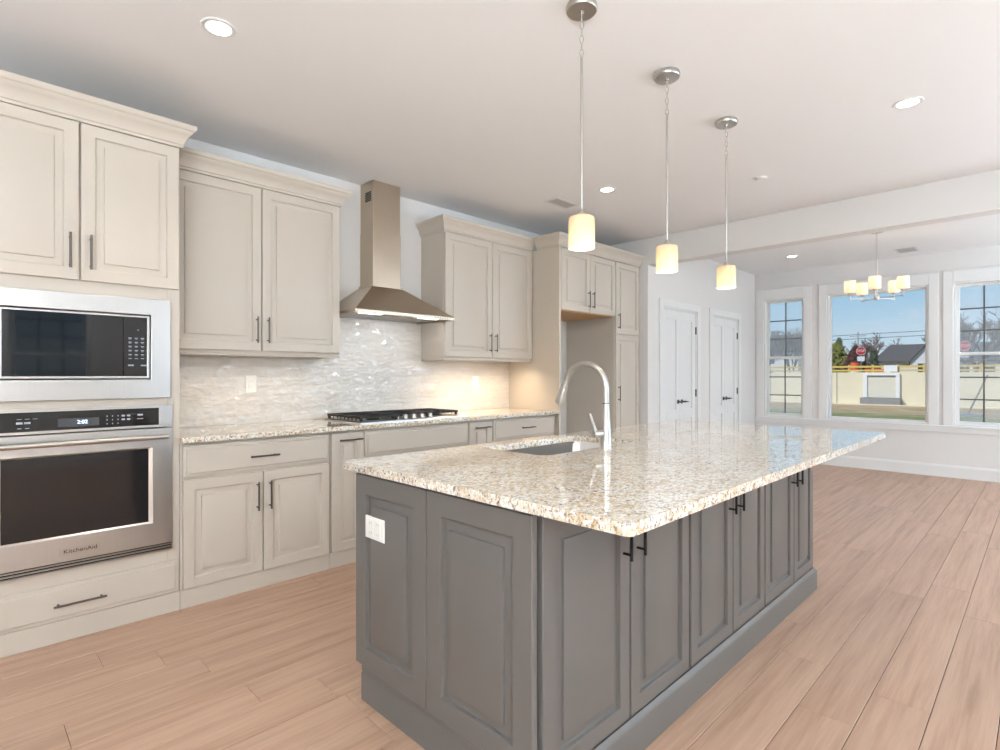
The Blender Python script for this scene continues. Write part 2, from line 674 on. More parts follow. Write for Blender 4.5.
def text_mesh(name, body, size, m, parent, origin, xaxis, zaxis, depth=0.0004, align='CENTER', width=None):
    cu = bpy.data.curves.new(name, 'FONT')
    cu.body, cu.size, cu.align_x, cu.align_y, cu.extrude = body, size, align, 'CENTER', depth
    t = bpy.data.objects.new(name + '_curve', cu)
    C.objects.link(t)
    dg = bpy.context.evaluated_depsgraph_get()
    dg.update()
    me = bpy.data.meshes.new_from_object(t.evaluated_get(dg))
    bpy.data.objects.remove(t)
    xa, za = Vector(xaxis).normalized(), Vector(zaxis).normalized()
    na = xa.cross(za)
    if width:
        w = max(v.co.x for v in me.vertices) - min(v.co.x for v in me.vertices)
        k = width / w
    else:
        k = 1
    for v in me.vertices:
        v.co = xa * v.co.x * k + za * v.co.y + na * v.co.z
    me.materials.clear()
    me.materials.append(m)
    o = bpy.data.objects.new(name, me)
    C.objects.link(o)
    o.parent = parent
    o.location = Vector(origin) - WPOS[parent]
    WPOS[o] = Vector(origin)
    return o


# ------------------------------------------------------------------ room shell
CEIL = 2.755
WY = 3.86       # kitchen wall
FX = 8.56       # far wall with the windows
SX = 5.42       # partition stub and ceiling beam
CY = 3.11       # closet wall
RY = -3.2
BX = -2.5


def make_floor():
    mb = MB()
    tones = []
    W, L = 0.1815, 1.575
    offs = {0: 2.11, 1: 2.54, 2: 2.25, 3: 2.64, 4: 2.99}
    rnd = random.Random(3)
    y = 0.1185
    rows = range(-26, 22)
    for k in rows:
        y0 = 0.1185 + W * k
        y1 = y0 + W
        off = offs.get(k, rnd.uniform(0, L))
        x = off - L * math.ceil((off - BX) / L)
        while x < FX:
            a, b = max(x, BX), min(x + L, FX)
            t = (rnd.random(), rnd.random(), rnd.random(), 1)
            if b - a > 0.02:
                g, h = 0.0013, 0.0030
                n0 = len(mb.f)
                u, w = 0.0010, 0.0021
                mb.loops([[(a + u, y0 + g, -0.004), (b - u, y0 + g, -0.004), (b - u, y1 - g, -0.004), (a + u, y1 - g, -0.004)],
                          [(a + u, y0 + g, -0.0014), (b - u, y0 + g, -0.0014), (b - u, y1 - g, -0.0014), (a + u, y1 - g, -0.0014)],
                          [(a + w, y0 + h, 0), (b - w, y0 + h, 0), (b - w, y1 - h, 0), (a + w, y1 - h, 0)]], True, True)
                tones += [t] * (len(mb.f) - n0)
            x += L
    o = mb.build('floor', M_PLANK)
    # face tone attribute (tone order follows the face order)
    at = o.data.color_attributes.new('plank_tone', 'FLOAT_COLOR', 'CORNER')
    for p in o.data.polygons:
        for li in p.loop_indices:
            at.data[li].color = tones[p.index]
    struct(o)
    sub = MB().box(BX, FX, RY, WY, -0.12, -0.004).build('trim_1', M_DARK)
    struct(sub)
    sub.name = 'floor_underlay'


make_floor()
struct(MB().box(BX - 0.1, FX + 0.15, RY - 0.15, WY + 0.15, CEIL, CEIL + 0.12).build('ceiling', M_CEIL))
struct(MB().box(BX - 0.1, SX, WY, WY + 0.14, -0.12, CEIL).build('wall_left', M_WALL))
struct(MB().box(SX, SX + 0.12, CY, WY + 0.14, -0.12, CEIL).build('wall_partition', M_WALL))


def wall_with_holes(name, axis, pos, thick, a0, a1, z0, z1, holes, m):
    """axis 'x': wall plane at x=pos running along y; axis 'y': at y=pos running along x"""
    mb = MB()

    def bx(p0, p1, q0, q1):
        if p1 - p0 < 1e-5 or q1 - q0 < 1e-5:
            return
        if axis == 'x':
            mb.box(pos, pos + thick, p0, p1, q0, q1)
        else:
            mb.box(p0, p1, pos, pos + thick, q0, q1)
    cur = a0
    for h0, h1, hz0, hz1 in sorted(holes):
        bx(cur, h0, z0, z1)
        bx(h0, h1, z0, hz0)
        bx(h0, h1, hz1, z1)
        cur = h1
    bx(cur, a1, z0, z1)
    return struct(mb.build(name, m))


D1 = (5.745, 6.61)
D2 = (7.045, 7.91)
DTOP = 2.035
wall_with_holes('wall_closet', 'y', CY, 0.12, SX + 0.12, FX + 0.14, -0.12, CEIL, [(D1[0], D1[1], 0, DTOP), (D2[0], D2[1], 0, DTOP)], M_WALL)
W1 = (2.435, 2.985)
W2 = (1.03, 2.15)
W3 = (0.245, 0.795)
WZ0, WZ1 = 0.63, 2.365
wall_with_holes('wall_far', 'x', FX, 0.14, RY - 0.15, CY, -0.12, CEIL, [(*W1, WZ0, WZ1), (*W2, WZ0, WZ1), (*W3, WZ0, WZ1)], M_WALL)
RW = [(0.5, 1.4), (2.9, 4.3), (5.9, 7.3)]
wall_with_holes('wall_right', 'y', RY - 0.14, 0.14, BX - 0.1, FX, -0.12, CEIL, [(a, b, 0.75, 2.3) for a, b in RW], M_WALL)
wall_with_holes('wall_back', 'x', BX - 0.1, 0.1, RY, WY, -0.12, CEIL, [(-2.85, -0.65, 0.75, 2.3)], M_WALL)
struct(MB().box(SX, SX + 0.16, RY, CY, 2.462, CEIL).build('ceiling_beam', M_WALL, bevel=0.004))

# baseboards
BBP = [(0, 0), (0.014, 0), (0.014, 0.125), (0.008, 0.145), (0.004, 0.15), (0, 0.15)]
struct(MB().sweep(BBP, [(FX, CY), (FX, RY)]).build('baseboard_far', M_TRIM))
struct(MB().sweep(BBP, [(SX + 0.12, CY), (D1[0] - 0.095, CY)]).sweep(BBP, [(D1[1] + 0.095, CY), (D2[0] - 0.095, CY)]).sweep(BBP, [(D2[1] + 0.095, CY), (FX, CY)]).build('baseboard_closet', M_TRIM))
struct(MB().sweep(BBP, [(FX, RY), (BX, RY)]).build('baseboard_right', M_TRIM))
struct(MB().sweep(BBP, [(BX, RY), (BX, WY)]).build('baseboard_back', M_TRIM))


# ------------------------------------------------------------------ windows
def double_hung(n, axis, pos, out, a0, a1, z0, z1, cols, screen):
    """axis 'x' window in plane x=pos, outside towards +out; a = coordinate along the wall"""
    if axis == 'x':
        Mx = Matrix(((0, out, 0, pos), (1, 0, 0, 0), (0, 0, 1, 0), (0, 0, 0, 1)))
    else:
        Mx = Matrix(((1, 0, 0, 0), (0, out, 0, pos), (0, 0, 1, 0), (0, 0, 0, 1)))
    # local: x along the wall, y towards the outside, z up
    root = MB(Mx)
    j = 0.02
    root.box(a0, a0 + j, 0, 0.139, z0, z1).box(a1 - j, a1, 0, 0.139, z0, z1).box(a0 + j, a1 - j, 0, 0.139, z0, z0 + j).box(a0 + j, a1 - j, 0, 0.139, z1 - j, z1)
    w = struct(root.build('window_%d' % n, M_TRIM))
    cas = MB(Mx)
    cw, ct = 0.095, 0.018
    cas.box(a0 - cw, a0, -ct, 0, z0, z1 + 0.135).box(a1, a1 + cw, -ct, 0, z0, z1 + 0.135).box(a0, a1, -ct, 0, z1, z1 + 0.135)
    cas.box(a0 - cw - 0.004, a1 + cw + 0.004, -ct - 0.006, 0, z1 + 0.135, z1 + 0.15)
    cas.build('casing', M_TRIM, w, bevel=0.003)
    i0, i1 = a0 + j, a1 - j
    zm = (z0 + z1) / 2
    f = 0.034
    for nm, zl, zh, y0 in (('upper_sash', zm - 0.02, z1 - j, 0.085), ('lower_sash', z0 + j, zm + 0.02, 0.055)):
        s = MB(Mx)
        s.box(i0, i0 + f, y0, y0 + 0.03, zl, zh).box(i1 - f, i1, y0, y0 + 0.03, zl, zh).box(i0 + f, i1 - f, y0, y0 + 0.03, zl, zl + f).box(i0 + f, i1 - f, y0, y0 + 0.03, zh - f, zh)
        sash = s.build(nm, M_TRIM, w, bevel=0.002)
        MB(Mx).box(i0 + f - 0.004, i1 - f + 0.004, y0 + 0.013, y0 + 0.017, zl + f - 0.004, zh - f + 0.004).build('glass_pane', M_GLASS, sash)
        g = MB(Mx)
        for k in range(1, cols):
            xx = i0 + f + (i1 - i0 - 2 * f) * k / cols
            g.box(xx - 0.008, xx + 0.008, y0 + 0.018, y0 + 0.026, zl + f, zh - f)
        for k in range(1, 3):
            zz = zl + f + (zh - zl - 2 * f) * k / 3
            g.box(i0 + f, i1 - f, y0 + 0.019, y0 + 0.025, zz - 0.008, zz + 0.008)
        g.build('grille', M_MUNT, sash)
    if screen:
        MB(Mx).box(i0, i1, 0.124, 0.126, z0 + j, z1 - j).build('insect_screen', M_SCREEN, w)
    return w


double_hung(1, 'x', FX, 1, *W1, WZ0, WZ1, 2, True)
double_hung(3, 'x', FX, 1, *W3, WZ0, WZ1, 2, True)


def picture_window():
    Mx = Matrix(((0, 1, 0, FX), (1, 0, 0, 0), (0, 0, 1, 0), (0, 0, 0, 1)))
    a0, a1, z0, z1, j = *W2, WZ0, WZ1, 0.02
    r = MB(Mx)
    r.box(a0, a0 + j, 0, 0.139, z0, z1).box(a1 - j, a1, 0, 0.139, z0, z1).box(a0 + j, a1 - j, 0, 0.139, z0, z0 + j).box(a0 + j, a1 - j, 0, 0.139, z1 - j, z1)
    w = struct(r.build('window_2', M_TRIM))
    cw, ct = 0.095, 0.018
    MB(Mx).box(a0 - cw, a0, -ct, 0, z0, z1 + 0.135).box(a1, a1 + cw, -ct, 0, z0, z1 + 0.135).box(a0, a1, -ct, 0, z1, z1 + 0.135).box(a0 - cw - 0.004, a1 + cw + 0.004, -ct - 0.006, 0, z1 + 0.135, z1 + 0.15).build('casing', M_TRIM, w, bevel=0.003)
    f = 0.022
    i0, i1, k0, k1 = a0 + j, a1 - j, z0 + j, z1 - j
    fr = MB(Mx).box(i0, i0 + f, 0.06, 0.10, k0, k1).box(i1 - f, i1, 0.06, 0.10, k0, k1).box(i0 + f, i1 - f, 0.06, 0.10, k0, k0 + f).box(i0 + f, i1 - f, 0.06, 0.10, k1 - f, k1).build('window_frame', M_TRIM, w, bevel=0.002)
    MB(Mx).box(i0 + f - 0.004, i1 - f + 0.004, 0.078, 0.082, k0 + f - 0.004, k1 - f + 0.004).build('glass_pane', M_GLASS, fr)


picture_window()
# one long stool and apron under the three windows
st = MB().box(FX - 0.03, FX, -0.05, CY, WZ0 - 0.024, WZ0)
tr = struct(st.build('trim_1', M_TRIM, bevel=0.004))
MB().box(FX - 0.016, FX, -0.05, CY, 0.545, WZ0 - 0.024).build('apron', M_TRIM, tr, bevel=0.003)
for k, (a, b) in enumerate(RW):
    double_hung(4 + k, 'y', RY, -1, a, b, 0.75, 2.3, 3, False)
double_hung(7, 'x', BX, -1, -2.85, -0.65, 0.75, 2.3, 3, False)


# ------------------------------------------------------------------ closet doors
SHAKER = [(0, 0.034), (0, 0.003), (0.003, 0), (0.085, 0), (0.089, 0.009), (0.11, 0.009)]


def closet_door(n, x0, x1):
    r = MB()
    t = 0.018
    r.box(x0, x0 + t, CY + 0.001, CY + 0.119, 0, DTOP - t).box(x1 - t, x1, CY + 0.001, CY + 0.119, 0, DTOP - t).box(x0, x1, CY + 0.001, CY + 0.119, DTOP - t, DTOP)
    d = struct(r.build('door_%d' % n, M_TRIM))
    cw = 0.085
    MB().box(x0 - cw, x0, CY - 0.018, CY, 0, DTOP + cw).box(x1, x1 + cw, CY - 0.018, CY, 0, DTOP + cw).box(x0, x1, CY - 0.018, CY, DTOP, DTOP + cw).build('casing', M_TRIM, d, bevel=0.004)
    xm = (x0 + x1) / 2
    yf = CY + 0.006
    for s, a, b in ((-1, x0 + t + 0.003, xm - 0.0015), (1, xm + 0.0015, x1 - t - 0.003)):
        mb = MB()
        z0, z1, zr = 0.012, DTOP - t - 0.003, 0.86
        # leaf: frame with two sunken flat panels
        w = 0.085
        mb.box(a, a + w, yf, yf + 0.034, z0, z1).box(b - w, b, yf, yf + 0.034, z0, z1)
        mb.box(a + w, b - w, yf, yf + 0.034, z0, z0 + 0.2).box(a + w, b - w, yf, yf + 0.034, z1 - 0.11, z1).box(a + w, b - w, yf, yf + 0.034, 0.72, 0.83)
        mb.box(a + w, b - w, yf + 0.012, yf + 0.024, z0 + 0.2, 0.72).box(a + w, b - w, yf + 0.012, yf + 0.024, 0.83, z1 - 0.11)
        leaf = mb.build('door_leaf', M_TRIM, d, bevel=0.003)
        hx = xm + s * 0.045
        h = MB()
        h.lathe((0, 0, 0), [(0.026, 0), (0.026, 0.006), (0.012, 0.012), (0.009, 0.03), (0.012, 0.04), (0.012, 0.05)], 20)
        h.M = None
        h.v = [Matrix(((1, 0, 0, hx), (0, 0, -1, yf), (0, 1, 0, 0.925), (0, 0, 0, 1))) @ v for v in h.v]
        h.tube([(hx, yf - 0.045, 0.925), (hx + s * 0.03, yf - 0.048, 0.926), (hx + s * 0.085, yf - 0.044, 0.922)], [0.0085, 0.008, 0.0065], 10)
        h.build('door_handle', M_HINGE, leaf, smooth=40)
        ex = x0 + t - 0.004 if s < 0 else x1 - t + 0.004
        for hz in (0.25, 1.02, 1.80):
            hg = MB().cyl((ex, yf - 0.006, hz - 0.045), (ex, yf - 0.006, hz + 0.045), 0.006, n=10)
            hg.box(min(ex, ex - s * 0.014), max(ex, ex - s * 0.014), yf - 0.004, yf + 0.001, hz - 0.044, hz + 0.044)
            hg.build('hinge', M_HINGE, leaf)


closet_door(1, *D1)
closet_door(2, *D2)

# ------------------------------------------------------------------ cabinet kit
RAISED = [(0, 0.020), (0, 0.003), (0.0012, 0.0008), (0.003, 0), (0.054, 0), (0.0555, 0.0015), (0.0572, 0.0110), (0.062, 0.0130), (0.068, 0.0130), (0.090, 0.0080), (0.0916, 0.0014), (0.0945, 0.0004)]
RAISEDN = [(0, 0.020), (0, 0.003), (0.0012, 0.0008), (0.003, 0), (0.054, 0), (0.0555, 0.0015), (0.0572, 0.0110), (0.061, 0.0130), (0.065, 0.0130), (0.080, 0.0080), (0.0815, 0.0014), (0.084, 0.0004)]
SLAB = [(0, 0.020), (0, 0.0095), (0.002, 0.0080), (0.016, 0.0065), (0.019, 0.0015), (0.022, 0)]
CROWN = [(0, 0), (0.010, 0), (0.010, 0.014), (0.016, 0.018), (0.019, 0.030), (0.026, 0.048), (0.038, 0.066), (0.050, 0.078), (0.052, 0.084), (0.058, 0.087), (0.062, 0.093), (0.064, 0.104), (0.064, 0.114), (0, 0.114)]


def pull_mesh(mb, p, length, vert, r=0.0052, off=0.03):
    """bar pull centred at p on a front facing local -y"""
    x, y, z = p
    h = length / 2
    if vert:
        mb.cyl((x, y - off, z - h), (x, y - off, z + h), r, n=10)
        for s in (-1, 1):
            mb.cyl((x, y, z + s * (h - 0.018)), (x, y - off, z + s * (h - 0.018)), r * 0.85, n=8)
    else:
        mb.cyl((x - h, y - off, z), (x + h, y - off, z), r, n=10)
        for s in (-1, 1):
            mb.cyl((x + s * (h - 0.018), y, z), (x + s * (h - 0.018), y - off, z), r * 0.85, n=8)
    return mb


def front(root, kind, x0, x1, z0, z1, yf, m, prof, pull=None, mp=None, M=None, plen=0.165):
    """door or drawer front; pull = (x, z, vertical)"""
    d = MB(M).panel(x0, x1, z0, z1, yf, prof).build(kind, m, root, smooth=20)
    if pull:
        pull_mesh(MB(M), (pull[0], yf, pull[1]), plen, pull[2]).build('handle', mp or M_PULL, d, smooth=40)
    return d


U = 3.53         # plane of the wall cabinet doors
F = 3.235        # plane of the base and tall cabinet fronts
PROFN = RAISEDN

# --- tall oven cabinet
tower = thing('oven_cabinet', 'tall cream cabinet holding the microwave and wall oven, with two top doors', 'cabinet', (0.4225, 3.55, 0))
tx0, tx1 = -0.005, 0.847
mb = MB()
fy = F + 0.02
# face frame with openings for the two appliances, closed at the sides, the bottom, the top and the back
mb.box(tx0, 0.055, fy, fy + 0.02, 0.1, 2.45).box(0.79, tx1, fy, fy + 0.02, 0.1, 2.45)
for z0, z1 in ((0.1, 0.35), (1.08, 1.15), (1.61, 2.45)):
    mb.box(0.055, 0.79, fy, fy + 0.02, z0, z1)
mb.box(tx0, tx0 + 0.018, fy + 0.02, WY - 0.001, 0.0, 2.45).box(tx1 - 0.018, tx1, fy + 0.02, WY - 0.001, 0.0, 2.45)
mb.box(tx0 + 0.018, tx1 - 0.018, WY - 0.011, WY - 0.001, 0.1, 2.45).box(tx0 + 0.018, tx1 - 0.018, fy + 0.02, WY - 0.011, 2.43, 2.45).box(tx0 + 0.018, tx1 - 0.018, fy + 0.02, WY - 0.011, 0.1, 0.12)
for z in (0.325, 1.09, 1.635):
    mb.box(tx0 + 0.018, tx1 - 0.018, fy + 0.02, WY - 0.011, z - 0.009, z + 0.009)
mb.build('carcass', M_CAB, tower, bevel=0.0015)
front(tower, 'door', 0.004, 0.418, 1.695, 2.442, F, M_CAB, RAISED, (0.383, 1.828, True))
front(tower, 'door', 0.426, 0.840, 1.695, 2.442, F, M_CAB, RAISED, (0.461, 1.828, True))
front(tower, 'drawer', 0.004, 0.840, 0.103, 0.268, F, M_CAB, SLAB, (0.422, 0.180, False), plen=0.20)
MB().box(tx0, tx1, F + 0.012, F + 0.030, 0, 0.1).build('toe_kick', M_CAB, tower, bevel=0.002)
MB().sweep([(o, z + 2.446) for o, z in CROWN], [(tx0, F + 0.01), (tx1, F + 0.01), (tx1, U - 0.055)]).build('crown_moulding', M_CAB, tower, smooth=35)

# --- microwave
mw = thing('microwave', 'stainless built-in microwave with black glass door above the oven', 'microwave', (0.4225, 3.5, 1.127))
y0 = F - 0.004
mb = MB()
a0, a1, b0, b1 = 0.045, 0.80, 1.127, 1.632
c0, c1, d0, d1 = 0.134, 0.711, 1.222, 1.550
mb.ring((a0, a1, b0, b1), (c0, c1, d0, d1), y0, F + 0.019)
mb.build('trim_frame', M_STEELH, mw, bevel=0.002)
MB().box(c0 + 0.004, c1 - 0.004, y0 + 0.020, F + 0.36, d0 + 0.004, d1 - 0.004).build('body', M_DARK, mw)
# steel surround of the oven face, leaving a dark gap to the trim frame
mb = MB()
e0, e1, g0, g1 = c0 + 0.005, c1 - 0.005, d0 + 0.006, d1 - 0.006
mb.ring((e0, e1, g0, g1), (e0 + 0.008, e1 - 0.011, g0 + 0.011, g1 - 0.009), y0 + 0.004, y0 + 0.02)
mb.build('bezel', M_STEELH, mw, bevel=0.0012)
MB().box(e0 + 0.008, 0.593, y0 + 0.006, y0 + 0.02, g0 + 0.011, g1 - 0.009).build('glass_door', M_BLACKG, mw, bevel=0.001)
cp = MB().box(0.595, e1 - 0.011, y0 + 0.006, y0 + 0.02, g0 + 0.011, g1 - 0.009).build('control_panel', M_BLACKG, mw, bevel=0.001)
kb = MB()
for r in range(6):
    for c_ in range(3):
        kx, kz = 0.622 + c_ * 0.0265, 1.43 - r * 0.0205
        kb.box(kx - 0.007, kx + 0.007, y0 + 0.0052, y0 + 0.006, kz - 0.0016, kz + 0.0016)
        if r < 5:
            kb.box(kx - 0.005, kx + 0.005, y0 + 0.0052, y0 + 0.006, kz - 0.0068, kz - 0.0052)
kb.box(0.614, 0.638, y0 + 0.0052, y0 + 0.006, 1.29, 1.297).box(0.668, 0.692, y0 + 0.0052, y0 + 0.006, 1.29, 1.297).box(0.654, 0.660, y0 + 0.0052, y0 + 0.006, 1.468, 1.473)
kb.build('keypad', M_GREYTXT, cp)

# --- wall oven
ov = thing('wall_oven', 'stainless single wall oven with bar handle and dark window', 'oven', (0.4225, 3.5, 0.337))
x0, x1 = 0.04, 0.806
MB().box(0.06, 0.786, F + 0.02, F + 0.55, 0.352, 1.075).build('body', M_DARK, ov)
yo = F - 0.012
mb = MB()
mb.ring((x0, x1, 0.978, 1.09), (0.098, 0.745, 0.990, 1.077), yo, F + 0.019)
mb.build('control_frame', M_STEELH, ov, bevel=0.0015)
cp = MB().box(0.098, 0.745, yo + 0.003, F + 0.019, 0.990, 1.077).build('control_panel', M_BLACKG, ov)
dsp = MB().box(0.338, 0.495, yo + 0.0022, yo + 0.003, 1.003, 1.043).build('display', mat('display_grey', (74, 76, 80), 0.25, var=0.05), cp)
text_mesh('clock_text', '2:02', 0.024, M_CLOCK, cp, (0.430, yo + 0.0016, 1.023), (1, 0, 0), (0, 0, 1))
kb = MB()
for r in range(3):
    for c_ in range(3):
        kx, kz = 0.526 + c_ * 0.022, 1.045 - r * 0.0185
        kb.box(kx - 0.002, kx + 0.002, yo + 0.0022, yo + 0.003, kz - 0.003, kz + 0.003)
for r in range(2):
    for c_ in range(2):
        kx, kz = 0.592 + c_ * 0.022, 1.044 - r * 0.018
        kb.box(kx - 0.007, kx + 0.007, yo + 0.0022, yo + 0.003, kz - 0.004, kz + 0.004)
kb.box(0.652, 0.674, yo + 0.0022, yo + 0.003, 1.041, 1.049).box(0.650, 0.676, yo + 0.0022, yo + 0.003, 1.024, 1.027)
for kx in (0.205, 0.232, 0.259):
    kb.box(kx - 0.008, kx + 0.008, yo + 0.0022, yo + 0.003, 1.046, 1.048)
for kx in (0.205, 0.232):
    kb.box(kx - 0.011, kx + 0.011, yo + 0.0022, yo + 0.003, 1.025, 1.034).box(kx - 0.007, kx + 0.007, yo + 0.0022, yo + 0.003, 1.004, 1.007)
kb.build('keypad', M_GREYTXT, cp)
# door with window
mb = MB()
w0, w1, v0, v1 = 0.128, 0.716, 0.492, 0.876
mb.ring((x0, x1, 0.376, 0.972), (w0, w1, v0, v1), yo, F + 0.019)
dr = mb.build('oven_door', M_STEELH, ov, bevel=0.002)
fr = MB()
f = 0.016
fr.loops([[(w0, yo + 0.001, v0), (w1, yo + 0.001, v0), (w1, yo + 0.001, v1), (w0, yo + 0.001, v1)], [(w0 + f, yo + 0.007, v0 + f * 0.4), (w1 - f, yo + 0.007, v0 + f * 0.4), (w1 - f, yo + 0.007, v1 - f * 0.4), (w0 + f, yo + 0.007, v1 - f * 0.4)]], False, False)
fr.build('window_bevel', M_STEEL, dr)
MB().box(w0 + 0.0005, w1 - 0.0005, yo + 0.0072, F + 0.019, v0 + 0.0005, v1 - 0.0005).build('oven_window', M_OVENG, dr)
hb = MB()
hz, hy = 0.932, yo - 0.052
hb.cyl((0.07, hy, hz), (0.776, hy, hz), 0.0125, n=20)
for hx in (0.105, 0.741):
    hb.box(hx - 0.012, hx + 0.012, hy, yo, hz - 0.009, hz + 0.009)
hb.build('handle', M_NICKEL, dr, bevel=0.002)
bd = MB().box(0.345, 0.500, yo - 0.0012, yo, 0.405, 0.440).build('badge', M_STEEL, dr, bevel=0.0005)
text_mesh('badge_text', 'KitchenAid', 0.026, M_DARK, dr, (0.4225, yo - 0.0014, 0.4225), (1, 0, 0), (0, 0, 1), width=0.125)
vt = MB()
vt.box(x0, x1, yo + 0.004, F + 0.019, 0.337, 0.343).box(x0, x1, yo, F + 0.012, 0.352, 0.3575).box(x0, x1, yo, F + 0.012, 0.366, 0.371)
vt.build('vent_trim', M_STEELH, ov)
MB().box(x0 + 0.002, x1 - 0.002, yo + 0.010, F + 0.019, 0.344, 0.376).build('vent_slot', M_DARK, ov)

# --- wall cabinets
U = 3.53


def wall_cabinet(label, x0, x1, doors, z0, z1, left_rev, crown_path, rail_path):
    r = thing('wall_cabinet', label, 'cabinet', ((x0 + x1) / 2, 3.7, z0))
    MB().box(x0, x1, U + 0.021, WY - 0.001, z0 - 0.005, z1 + 0.008).build('carcass', M_CAB, r, bevel=0.0015)
    for a, b, px in doors:
        front(r, 'door', a, b, z0, z1, U, M_CAB, RAISED, (px, z0 + 0.132, True))
    MB().sweep([(o, z + z1 + 0.005) for o, z in CROWN], crown_path).build('crown_moulding', M_CAB, r, smooth=35)
    MB().sweep([(-0.018, z0 - 0.032), (0.004, z0 - 0.032), (0.006, z0 - 0.022), (0, z0 - 0.012), (0, z0 - 0.005), (-0.018, z0 - 0.005)], rail_path).build('light_rail', M_CAB, r)
    return r


wall_cabinet('cream two-door wall cabinet between the oven cabinet and the range hood', 0.849, 1.932, [(0.856, 1.384, 1.352), (1.390, 1.928, 1.422)], 1.398, 2.432, 0,
             [(0.849, U + 0.012), (1.932, U + 0.012), (1.932, WY - 0.001)], [(0.849, U + 0.022), (1.932, U + 0.022), (1.932, WY - 0.012)])
wall_cabinet('cream two-door wall cabinet right of the range hood', 2.886, 3.976, [(2.889, 3.430, 3.398), (3.436, 3.972, 3.468)], 1.400, 2.440, 0,
             [(2.886, WY - 0.001), (2.886, U + 0.012), (3.976, U + 0.012)], [(2.886, WY - 0.012), (2.886, U + 0.022), (3.976, U + 0.022)])


# --- base cabinets
def base_cabinet(label, x0, x1, fronts, name='base_cabinet'):
    r = thing(name, label, 'cabinet', ((x0 + x1) / 2, 3.5, 0))
    MB().box(x0, x1, F + 0.021, WY - 0.001, 0.1, 0.883).build('carcass', M_CAB, r, bevel=0.0015)
    for kind, a, b, z0, z1, prof, pull in fronts:
        front(r, kind, a, b, z0, z1, F, M_CAB, prof, pull)
    MB().box(x0, x1, F + 0.014, F + 0.032, 0, 0.1).build('toe_kick', M_CAB, r, bevel=0.0015)
    return r


base_cabinet('cream base cabinet with wide drawer over two doors, beside the oven cabinet', 0.849, 1.706,
             [('drawer', 0.860, 1.696, 0.697, 0.866, SLAB, (1.281, 0.776, False)), ('door', 0.860, 1.276, 0.103, 0.682, RAISED, (1.243, 0.545, True)), ('door', 1.282, 1.696, 0.103, 0.682, RAISED, (1.315, 0.545, True))])
base_cabinet('narrow cream pull-out cabinet left of the cooktop cabinet', 1.708, 1.952,
             [('door', 1.712, 1.944, 0.103, 0.866, PROFN, (1.838, 0.822, False))])
base_cabinet('wide cream cooktop cabinet with a blank top panel', 1.954, 2.886,
             [('drawer', 1.957, 2.878, 0.697, 0.862, SLAB, None), ('door', 1.957, 2.415, 0.103, 0.682, RAISED, (2.38, 0.545, True)), ('door', 2.420, 2.878, 0.103, 0.682, RAISED, (2.455, 0.545, True))])
base_cabinet('narrow cream pull-out cabinet right of the cooktop cabinet', 2.888, 3.152,
             [('door', 2.896, 3.144, 0.103, 0.866, PROFN, (3.028, 0.822, False))])
base_cabinet('cream drawer cabinet against the fridge alcove panel', 3.154, 3.978,
             [('drawer', 3.166, 3.966, 0.697, 0.866, SLAB, (3.575, 0.786, False)), ('drawer', 3.166, 3.966, 0.405, 0.682, SLAB, (3.575, 0.55, False)), ('drawer', 3.166, 3.966, 0.103, 0.390, SLAB, (3.575, 0.25, False))])

# --- fridge alcove panel, cabinet over it, pantry
Q = 3.205
fc = thing('fridge_surround_cabinet', 'cream two-door cabinet over the empty fridge alcove, with tall side panel', 'cabinet', (4.45, 3.53, 0))
MB().box(3.980, 4.006, Q - 0.004, WY - 0.001, 0, 2.448).build('side_panel', M_CAB, fc, bevel=0.0015)
MB().box(4.007, 4.925, Q + 0.021, WY - 0.001, 1.862, 2.448).build('carcass', M_CAB, fc, bevel=0.0015)
MB().box(4.02, 4.915, Q + 0.022, WY - 0.004, 1.852, 1.8615).build('underside_panel', M_MAPLE, fc, label='bare maple-coloured underside')
front(fc, 'door', 4.018, 4.470, 1.862, 2.440, Q, M_CAB, RAISED, (4.436, 1.99, True))
front(fc, 'door', 4.476, 4.922, 1.862, 2.440, Q, M_CAB, RAISED, (4.512, 1.99, True))
CRF = [(o, z + 2.446) for o, z in CROWN]
MB().sweep(CRF, [(3.98, U - 0.06), (3.98, Q + 0.006), (4.926, Q + 0.006)]).build('crown_moulding', M_CAB, fc, smooth=35)
pc = thing('pantry_cabinet', 'narrow tall cream pantry cabinet with two stacked doors', 'cabinet', (5.17, 3.53, 0))
MB().box(4.927, 5.414, Q + 0.021, WY - 0.001, 0.1, 2.448).build('carcass', M_CAB, pc, bevel=0.0015)
front(pc, 'door', 4.936, 5.398, 1.682, 2.440, Q, M_CAB, RAISED, (4.972, 1.815, True))
front(pc, 'door', 4.936, 5.398, 0.103, 1.669, Q, M_CAB, RAISED, (4.972, 1.05, True))
MB().box(4.927, 5.414, Q + 0.022, Q + 0.04, 0, 0.1).build('toe_kick', M_CAB, pc)
MB().sweep(CRF, [(4.926, Q + 0.006), (5.417, Q + 0.006)]).build('crown_moulding', M_CAB, pc, smooth=35)

# --- worktop along the wall
ct = MB().box(0.8485, 3.978, 3.198, WY - 0.001, 0.884, 0.914).build('worktop', M_GRAN, bevel=0.004)
tag(ct, 'speckled granite worktop along the cream wall cabinets, under the cooktop', 'worktop')

# --- backsplash
bs = MB().box(0.849, 3.979, WY - 0.010, WY - 0.0005, 0.9145, 1.362).box(1.936, 2.882, WY - 0.010, WY - 0.0005, 1.362, 1.682).build('backsplash', M_TILE)
tag(bs, 'glossy rippled cream tile backsplash between worktop and wall cabinets', 'backsplash')


